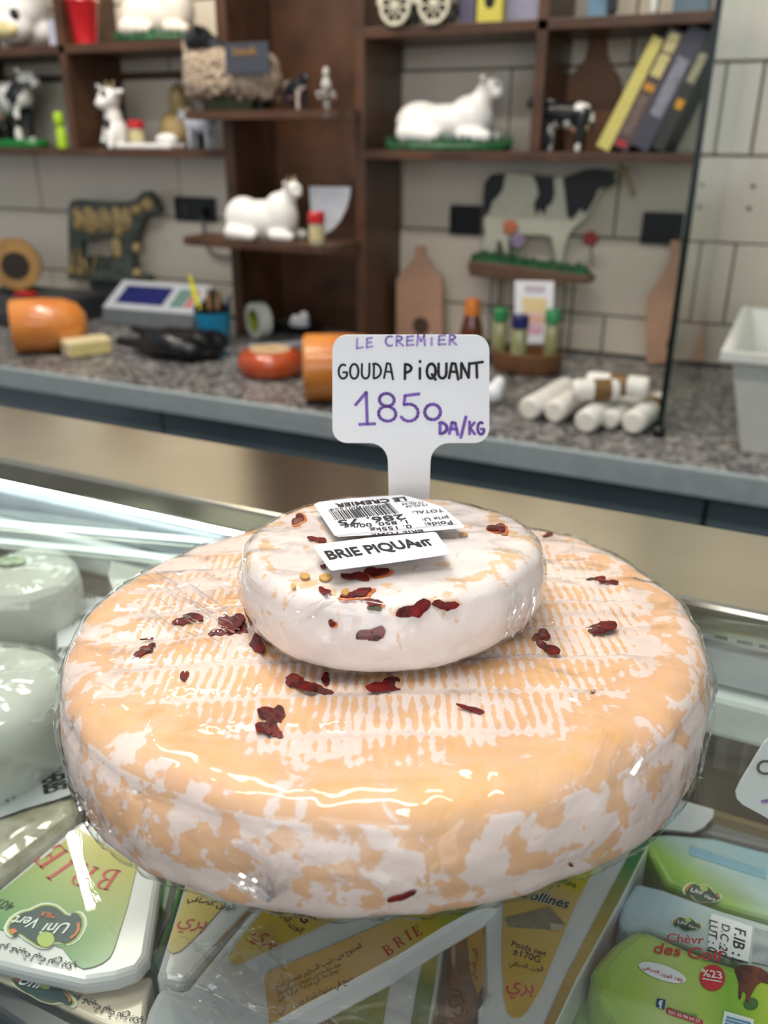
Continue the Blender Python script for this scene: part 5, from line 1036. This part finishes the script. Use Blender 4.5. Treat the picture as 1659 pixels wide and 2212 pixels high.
# --- pen and scrap near the sign
def onG(px, py, z=ZG): return atz(px, py, z)
a, b_ = onG(1050, 772), onG(1108, 815); t = thing('blue_pen', 'dark blue pen lying on the granite right of the price sign', 'pen', (a + b_) / 2)
d_ = (b_ - a); MB().cap(a + V((0,0,.0065)), a + d_*.72 + V((0,0,.0065)), .006, .006, 12).build('barrel', mat('blue_pen_plastic', (34, 42, 92), .3), t, smooth='auto'); MB().cap(a + d_*.74 + V((0,0,.006)), b_ + V((0,0,.004)), .0055, .002, 12).build('tip', BLACK, t, smooth='auto')
c_ = onG(1062, 872); t = thing('paper_scrap', 'small crumpled white paper beside the price sign on the granite', 'paper', c_)
blob([('e', (c_.x, c_.y, ZG + .018), (.018, .016, .018)), ('e', (c_.x + .008, c_.y + .01, ZG + .034), (.012, .012, .014))], Matrix.Identity(4), 'crumple', PAPER, t, .004)
# --- goat cheese logs
LOG = mat('white_log_rind', (236, 232, 222), .45, var=.04, scale=50, bump=.15); LBL = mat('brown_log_label', (128, 96, 52), .5, var=.2, scale=200)
def logc(lbl, p0, p1, r, z, label_at=None):
    a, b_ = onG(*p0, z), onG(*p1, z); c_ = (a + b_) / 2; t = thing('cheese_log', lbl, 'cheese', (c_.x, c_.y, z - r), group='white cheese logs on the granite')
    d_ = b_ - a; M3 = d_.to_track_quat('Z', 'Y').to_matrix(); L_ = d_.length
    MB().lathe([(.001, 0), (r*.8, .0005), (r*.97, .004), (r, .009), (r, L_ - .009), (r*.97, L_ - .004), (r*.8, L_ - .0005), (.001, L_)], 28, a, M=M3).build('log', LOG, t, smooth='auto')
    MB().lathe([(.0005, -.0006), (r*.78, -.0004), (r*.8, .0003)], 24, a, M=M3).build('end_face', mat('cut_log_end', (240, 234, 220), .5), t)
    if label_at is not None: MB().lathe([(r + .0004, L_*label_at - .014), (r + .0005, L_*label_at - .013), (r + .0005, L_*label_at + .013), (r + .0004, L_*label_at + .014)], 28, a, M=M3).build('paper_band', LBL, t)
r_ = .019
logc('leftmost white cheese log on the granite', (1142, 884), (1224, 836), r_, ZG + r_ + .0003); logc('white cheese log second from the left on the granite', (1196, 890), (1272, 842), r_, ZG + r_ + .0003)
logc('white cheese log at the front left of the right-hand pile', (1264, 912), (1330, 862), r_, ZG + r_ + .0003); logc('white cheese log in the middle of the right-hand pile', (1316, 908), (1378, 862), r_*.8, ZG + r_*.8 + .0003); logc('white cheese log nearest the glass pane', (1366, 914), (1432, 868), r_, ZG + r_ + .0003, .62)
zt = ZG + r_ * 3.02
logc('upper white cheese log with brown label lying across the pile', (1236, 842), (1336, 842), r_*.9, zt, .62); logc('rear upper white cheese log with brown label near the pane', (1268, 824), (1402, 838), r_*.9, zt + .004, .52)
# --- white container at the right
pc = [onG(1600, 978), onG(1546, 810)]; fx = (pc[0]).copy(); 
t = thing('white_container', 'deep white plastic container at the right end of the granite', 'container', (fx.x + .12, fx.y + .12, ZG))
ya, yb_ = fx.y, fx.y + .30; x0_ = fx.x; zt = .155; CNT = mat('milky_plastic', (222, 222, 212), .35, var=.02)
m_ = MB(); fl_ = .035
lo = [(x0_, ya), (x0_ + .5, ya), (x0_ + .5, yb_), (x0_, yb_)]; hi_ = [(x0_ - fl_, ya - fl_), (x0_ + .5 + fl_, ya - fl_), (x0_ + .5 + fl_, yb_ + fl_), (x0_ - fl_, yb_ + fl_)]
def inset(q_, k): cx_, cy_ = sum(a[0] for a in q_) / 4, sum(a[1] for a in q_) / 4; return [(a[0] + (k if a[0] < cx_ else -k), a[1] + (k if a[1] < cy_ else -k)) for a in q_]
ring = [[(x_, y_, ZG + .0005) for x_, y_ in lo], [(x_, y_, ZG + zt) for x_, y_ in hi_], [(x_, y_, ZG + zt) for x_, y_ in inset(hi_, .004)], [(x_, y_, ZG + .005) for x_, y_ in inset(lo, .004)]]
m_.add(sum(ring, []), [(3,2,1,0)] + [(j*4+k, j*4+(k+1)%4, (j+1)*4+(k+1)%4, (j+1)*4+k) for j in range(3) for k in range(4)] + [(12,13,14,15)])
m_.build('tub', CNT, t, bevel=.008, seg=3)
rm = MB(); q0, q1_ = hi_, inset(hi_, -.012)
rm.add([(x_, y_, ZG + zt + .0005) for x_, y_ in q0] + [(x_, y_, ZG + zt + .0005) for x_, y_ in q1_] + [(x_, y_, ZG + zt - .012) for x_, y_ in q1_], [(k, (k+1)%4, 4+(k+1)%4, 4+k) for k in range(4)] + [(4+k, 4+(k+1)%4, 8+(k+1)%4, 8+k) for k in range(4)])
rm.build('rim', CNT, t)
# --- left end of the worktop
c_ = onG(20, 690); t = thing('label_printer', 'dark grey label printer at the left end of the worktop', 'printer', (aty(40, 640, 1.6).x, 1.6, ZG)); DG = mat('dark_grey_casing', (52, 52, 54), .5)
xa, xb2 = aty(-80, 640, 1.55).x, aty(120, 640, 1.55).x
MB().prism([V((xa, y_, z_)) for y_, z_ in ((1.5, ZG + .0005), (1.5, ZG + .035), (1.56, ZG + .062), (1.72, ZG + .062), (1.72, ZG + .0005))], (xb2 - xa, 0, 0)).build('casing', DG, t, bevel=.006); MB().box((xa + .1, 1.74, ZG + .0005), (xb2 + .02, 1.80, ZG + .045)).build('power_unit', DG, t, bevel=.004); MB().box((xb2 - .15, 1.563, ZG + .0635), (xb2 - .10, 1.59, ZG + .073)).build('red_button', REDCAP, t, bevel=.002)
x, w_, z0, z1 = BB(-26, 66, 524, 620, 1.64); t = thing('wooden_barrel', 'small round wooden barrel with dark hole above the label printer', 'barrel', (x, 1.68, ZG + .0625)); r = w_ / 2 * .86; x += .022; M3 = Matrix.Rotation(math.pi/2, 3, 'X')
zc = ZG + .0628 + r; M3 = V((-x, -1.64, .12)).to_track_quat('Z', 'Y').to_matrix()
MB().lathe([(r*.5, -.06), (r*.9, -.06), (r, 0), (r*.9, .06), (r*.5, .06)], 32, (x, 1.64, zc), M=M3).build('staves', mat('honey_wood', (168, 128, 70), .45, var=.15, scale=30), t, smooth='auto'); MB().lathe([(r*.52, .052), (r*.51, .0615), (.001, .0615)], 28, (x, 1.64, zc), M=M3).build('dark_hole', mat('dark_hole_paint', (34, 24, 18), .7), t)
# half cheese
ORC = mat('orange_cheese_rind', (222, 142, 66), .32, col2=(204, 118, 48), scale=14, coat=.35)
def half(lbl, px0, px1, y0, y1, Y, ln, rz, name='half_cheese'):
    x, w_, z0, z1 = BB(px0, px1, y0, y1, Y); h = z1 - ZG; t = thing(name, lbl, 'cheese', (x, Y, ZG), rz, group='cut orange cheeses on the worktop'); xf = LX((x, Y, ZG + h/2 + .0004), rz)
    pr_ = [(.001, 0), (h*.47, 0), (h*.5, .004), (h*.5, ln*.45), (h*.47, ln*.7), (h*.38, ln*.88), (h*.2, ln*.98), (.001, ln)]
    MB(xf).lathe(pr_[1:], 40, (-ln/2, 0, 0), M=Matrix.Rotation(math.pi/2, 3, 'Y')).build('rind', ORC, t, smooth='auto'); MB(xf).lathe([(.001, -.0012), (h*.465, -.0012), (h*.47, .0002)], 40, (-ln/2, 0, 0), M=Matrix.Rotation(math.pi/2, 3, 'Y')).build('cut_face', mat('orange_cut_cheese', (232, 156, 78), .4), t)
half('large cut orange cheese at the left end of the worktop', 38, 190, 645, 790, 1.36, .15, .76); half('cut orange cheese half hidden behind the price sign', 690, 815, 722, 876, 1.30, .15, .5)
# pale chunk
a_, b_ = onG(150, 778), onG(246, 765); d_ = (b_ - a_); t = thing('cheese_chunk', 'pale yellow cheese block in front of the large orange cheese', 'cheese', (a_ + b_) / 2); s_ = V((-d_.y, d_.x, 0)).normalized()
MB().prism([a_ + V((0,0,.0004)), b_ + V((0,0,.0004)), b_ + s_*.05 + V((0,0,.0004)), a_ + s_*.05 + V((0,0,.0004))], (0, 0, .036)).build('chunk', mat('pale_yellow_cheese', (226, 208, 164), .45, var=.05, scale=40), t, bevel=.006, seg=3)
MB().prism([a_ - s_*.0008 + d_*.06 + V((0,0,.006)), b_ - s_*.0008 - d_*.06 + V((0,0,.006)), b_ - s_*.0008 - d_*.06 + V((0,0,.03)), a_ - s_*.0008 + d_*.06 + V((0,0,.03))], s_*.0007).build('cut_face', mat('yellow_cut_face', (222, 206, 140), .4), t)
# scale
ps = [onG(200, 705), onG(395, 722)]; x = (ps[0].x + ps[1].x) / 2; t = thing('digital_scale', 'grey digital scale with blue display and green red keypad', 'scale', (x, 1.46, ZG)); ux = (ps[1] - ps[0]).normalized(); uy = V((-ux.y, ux.x, 0)); W_ = (ps[1] - ps[0]).length * 1.02; o0 = ps[0] + uy * .03
SG = mat('pale_grey_casing', (186, 190, 194), .4)
def SP(u, v, k=0.0):   # point on the sloping panel
    return o0 + ux * (W_ * u) + uy * (.015 + .10 * v) + V((0, 0, .035 + .055 * v)) + (V((0, 0, 1)) * .10 - uy * .055).normalized() * k
MB().add([o0 + V((0,0,.0006)), o0 + ux*W_ + V((0,0,.0006)), o0 + ux*W_ + uy*.2 + V((0,0,.0006)), o0 + uy*.2 + V((0,0,.0006)), SP(0,0), SP(1,0), SP(1,1), SP(0,1)], [(3,2,1,0),(4,5,6,7),(0,1,5,4),(1,2,6,5),(2,3,7,6),(3,0,4,7)]).build('casing', mat('dark_scale_body', (92, 96, 98), .4), t, bevel=.004)
MB().prism([SP(.0,.02,.0004), SP(1,.02,.0004), SP(1,.98,.0004), SP(.0,.98,.0004)], (SP(0,0,.003) - SP(0,0))).build('panel', SG, t, bevel=.001)
MB().prism([SP(u,v,.0036) for u, v in ((.1,.2),(.62,.2),(.62,.8),(.1,.8))], (SP(0,0,.001) - SP(0,0))).build('display', mat('blue_display', (46, 50, 110), .2, var=.2, scale=120), t)
for i in range(3):
    for j in range(3): MB().prism([SP(u,v,.0036) for u, v in ((.70+.05*i,.2+.2*j),(.74+.05*i,.2+.2*j),(.74+.05*i,.36+.2*j),(.70+.05*i,.36+.2*j))], (SP(0,0,.0012) - SP(0,0))).build('key', mat('green_key', (70, 124, 108), .4), t)
for j in range(3): MB().prism([SP(u,v,.0036) for u, v in ((.86,.2+.2*j),(.92,.2+.2*j),(.92,.36+.2*j),(.86,.36+.2*j))], (SP(0,0,.0012) - SP(0,0))).build('key', mat('red_key', (200, 90, 78), .4), t)
# black bag
c_ = onG(352, 778); t = thing('black_bag', 'crumpled black plastic bag in front of the scale', 'bag', (c_.x, c_.y, ZG)); bm = MB()
rn = random.Random(21)
for k in range(12): a = rn.uniform(0, 6.28); bm.ell((c_.x + .085 * math.cos(a) * rn.random() ** .5, c_.y + .055 + .05 * math.sin(a), ZG + .024 + .012 * rn.random()), (.034 + .02 * rn.random(), .03, .016 + .012 * rn.random()), n=12)
bm.ell((c_.x, c_.y + .05, ZG + .016), (.11, .06, .0155)); bm.cap((c_.x - .04, c_.y + .05, ZG + .035), (c_.x - .13, c_.y + .07, ZG + .04), .014, .01); bm.cap((c_.x - .05, c_.y + .02, ZG + .025), (c_.x - .13, c_.y + .02, ZG + .022), .014, .01)
bm.build('bag_body', mat('black_bag_plastic', (20, 20, 21), .3, bump=.6, scale=60), t, remesh=.006, sm=3)
# pen cup
x, w_, z0, z1 = BB(425, 494, 640, 716, 1.56); t = thing('pen_cup', 'blue and black pen cup against the wooden column', 'cup', (x, 1.56, ZG)); r = w_ / 2 * .95; h = .085
MB().lathe([(r*.8, 0), (r, h*.88), (r*.96, h*.88), (r*.76, .004), (.001, .004)], 28, (x, 1.56, ZG + .0004)).build('blue_base', mat('cyan_plastic', (30, 132, 170), .35), t, smooth='auto'); MB().lathe([(r*.99, h*.882), (r*1.01, h), (r*.94, h), (r*.93, h*.882)], 28, (x, 1.56, ZG + .0004)).build('black_collar', BLACK, t, smooth='auto')
def pen(lbl, nm, px, py, px2, py2, col, rad=.005):
    a, b_ = aty(px, py, 1.56), aty(px2, py2, 1.56); t = thing(nm, lbl, 'pen', (a.x, 1.56, ZG + .006), group='pens in the cup'); a = V((x + (a.x - x) * .4, 1.56 + (rad * 200 - 1) * .008, ZG + .006))
    b_.y = 1.57; MB().cap(a, a + (b_ - a) * .86, rad, rad, 10).build('barrel', mat(nm + '_plastic', col, .4), t, smooth='auto'); MB().cap(a + (b_ - a) * .87, b_, rad * .95, rad * .6, 10).build('cap', mat(nm + '_cap', tuple(int(c * .9) for c in col), .4), t, smooth='auto')
pen('bright yellow marker leaning out of the pen cup', 'yellow_marker', 425, 700, 404, 598, (226, 222, 40), .006); pen('brown pencil upright in the pen cup', 'brown_pencil', 455, 700, 442, 625, (150, 104, 70), .0045); pen('thick tan stick in the pen cup', 'tan_stick', 470, 700, 466, 632, (130, 96, 62), .0065); pen('dark navy pen on the right of the pen cup', 'navy_pen', 480, 700, 492, 640, (34, 38, 90), .004)
# tape roll and knife, papers by the column
c_ = onG(545, 735); t = thing('tape_roll', 'green and white tape roll standing on the granite by the column', 'tape', (c_.x, c_.y + .03, ZG)); M3 = Matrix.Rotation(-.5, 3, 'Z') @ Matrix.Rotation(math.pi/2, 3, 'X')
zc = (c_.x, c_.y + .03, ZG + .0405)
MB().lathe([(.026, -.014), (.040, -.014), (.040, .014), (.026, .014), (.026, -.014)], 36, zc, M=M3).build('tape_wrap', mat('white_green_tape', (212, 216, 204), .4), t, smooth='auto'); MB().lathe([(.0235, -.0135), (.0257, -.0135), (.0257, .0135), (.0235, .0135), (.0235, -.0135)], 36, zc, M=M3).build('core', mat('green_core', (150, 164, 60), .5), t, smooth='auto')
a, b_ = onG(470, 770), onG(700, 776); t = thing('knife', 'long wooden-handled knife lying behind the red cheese', 'knife', (a + b_) / 2); d_ = b_ - a; s_ = V((-d_.y, d_.x, 0)).normalized()
MB().prism([a + V((0,0,.001)), a + d_*.55 + V((0,0,.001)), a + d_*.55 + s_*.02 + V((0,0,.001)), a + s_*.012 + d_*.05 + V((0,0,.001))], (0, 0, .0015)).build('blade', mat('plain_steel_blade', (200, 204, 208), .25, metal=1), t); MB().prism([a + d_*.555 - s_*.002 + V((0,0,.0005)), b_ - s_*.002 + V((0,0,.0005)), b_ + s_*.022 + V((0,0,.0005)), a + d_*.555 + s_*.022 + V((0,0,.0005))], (0, 0, .014)).build('handle', mat('knife_wood', (104, 70, 48), .5), t, bevel=.003)
c_ = onG(640, 716); t = thing('black_dish', 'black shallow dish with white paper at the foot of the column', 'dish', (c_.x, c_.y, ZG)); MB().lathe([(.05, 0), (.075, .018), (.072, .019), (.048, .004), (.001, .003)], 32, (c_.x, c_.y, ZG + .0004), sy=.6).build('dish_body', BLACK, t, smooth='auto')
c_ = V((c_.x + .01, c_.y, ZG + .0045)); t = thing('crumpled_tissue', 'crumpled white tissue lying in the black dish', 'tissue', c_); blob([('e', (c_.x, c_.y, c_.z + .014), (.028, .02, .014)), ('e', (c_.x + .012, c_.y, c_.z + .03), (.014, .012, .016)), ('e', (c_.x - .014, c_.y + .004, c_.z + .022), (.012, .012, .014))], Matrix.Identity(4), 'tissue_body', PAPER, t, .004)
a, b_ = onG(560, 762), onG(690, 748); t = thing('blue_paper', 'white and blue printed paper lying behind the knife', 'paper', (a + b_) / 2); d_ = b_ - a; s_ = V((-d_.y, d_.x, 0)).normalized()
MB().prism([a + V((0,0,.0006)) + s_*.03, b_ + V((0,0,.0006)) + s_*.03, b_ + s_*.07 + V((0,0,.0006)), a + s_*.07 + V((0,0,.0006))], (0, 0, .0008)).build('sheet', PAPER, t); MB().prism([a + V((0,0,.0016)) + s_*.035, a + d_*.2 + V((0,0,.0016)) + s_*.035, a + d_*.2 + s_*.06 + V((0,0,.0016)), a + s_*.06 + V((0,0,.0016))], (0, 0, .0002)).build('blue_print', mat('blue_paper_ink', (60, 100, 170), .5), t)
# red-orange round cheese
x, w_, z0, z1 = BB(500, 648, 755, 838, 1.30); c_ = onG(574, 812); t = thing('round_red_cheese', 'small round red-orange cheese with pale top label', 'cheese', (c_.x, c_.y + .02, ZG)); r = .064; h = .048
MB().lathe([(r*.7, 0), (r*.92, h*.1), (r, h*.38), (r*.98, h*.68), (r*.86, h*.92), (r*.7, h), (.001, h)], 44, (c_.x, c_.y + .02, ZG + .0004)).build('waxed_rind', mat('red_orange_wax', (190, 82, 34), .25, coat=.5, col2=(164, 58, 24), scale=20), t, smooth='auto'); MB().lathe([(.001, h + .0012), (r*.62, h + .0012), (r*.64, h - .001)], 40, (c_.x, c_.y + .02, ZG)).build('top_label', mat('tan_print_label', (186, 140, 92), .5, col2=(214, 196, 160), scale=70), t)
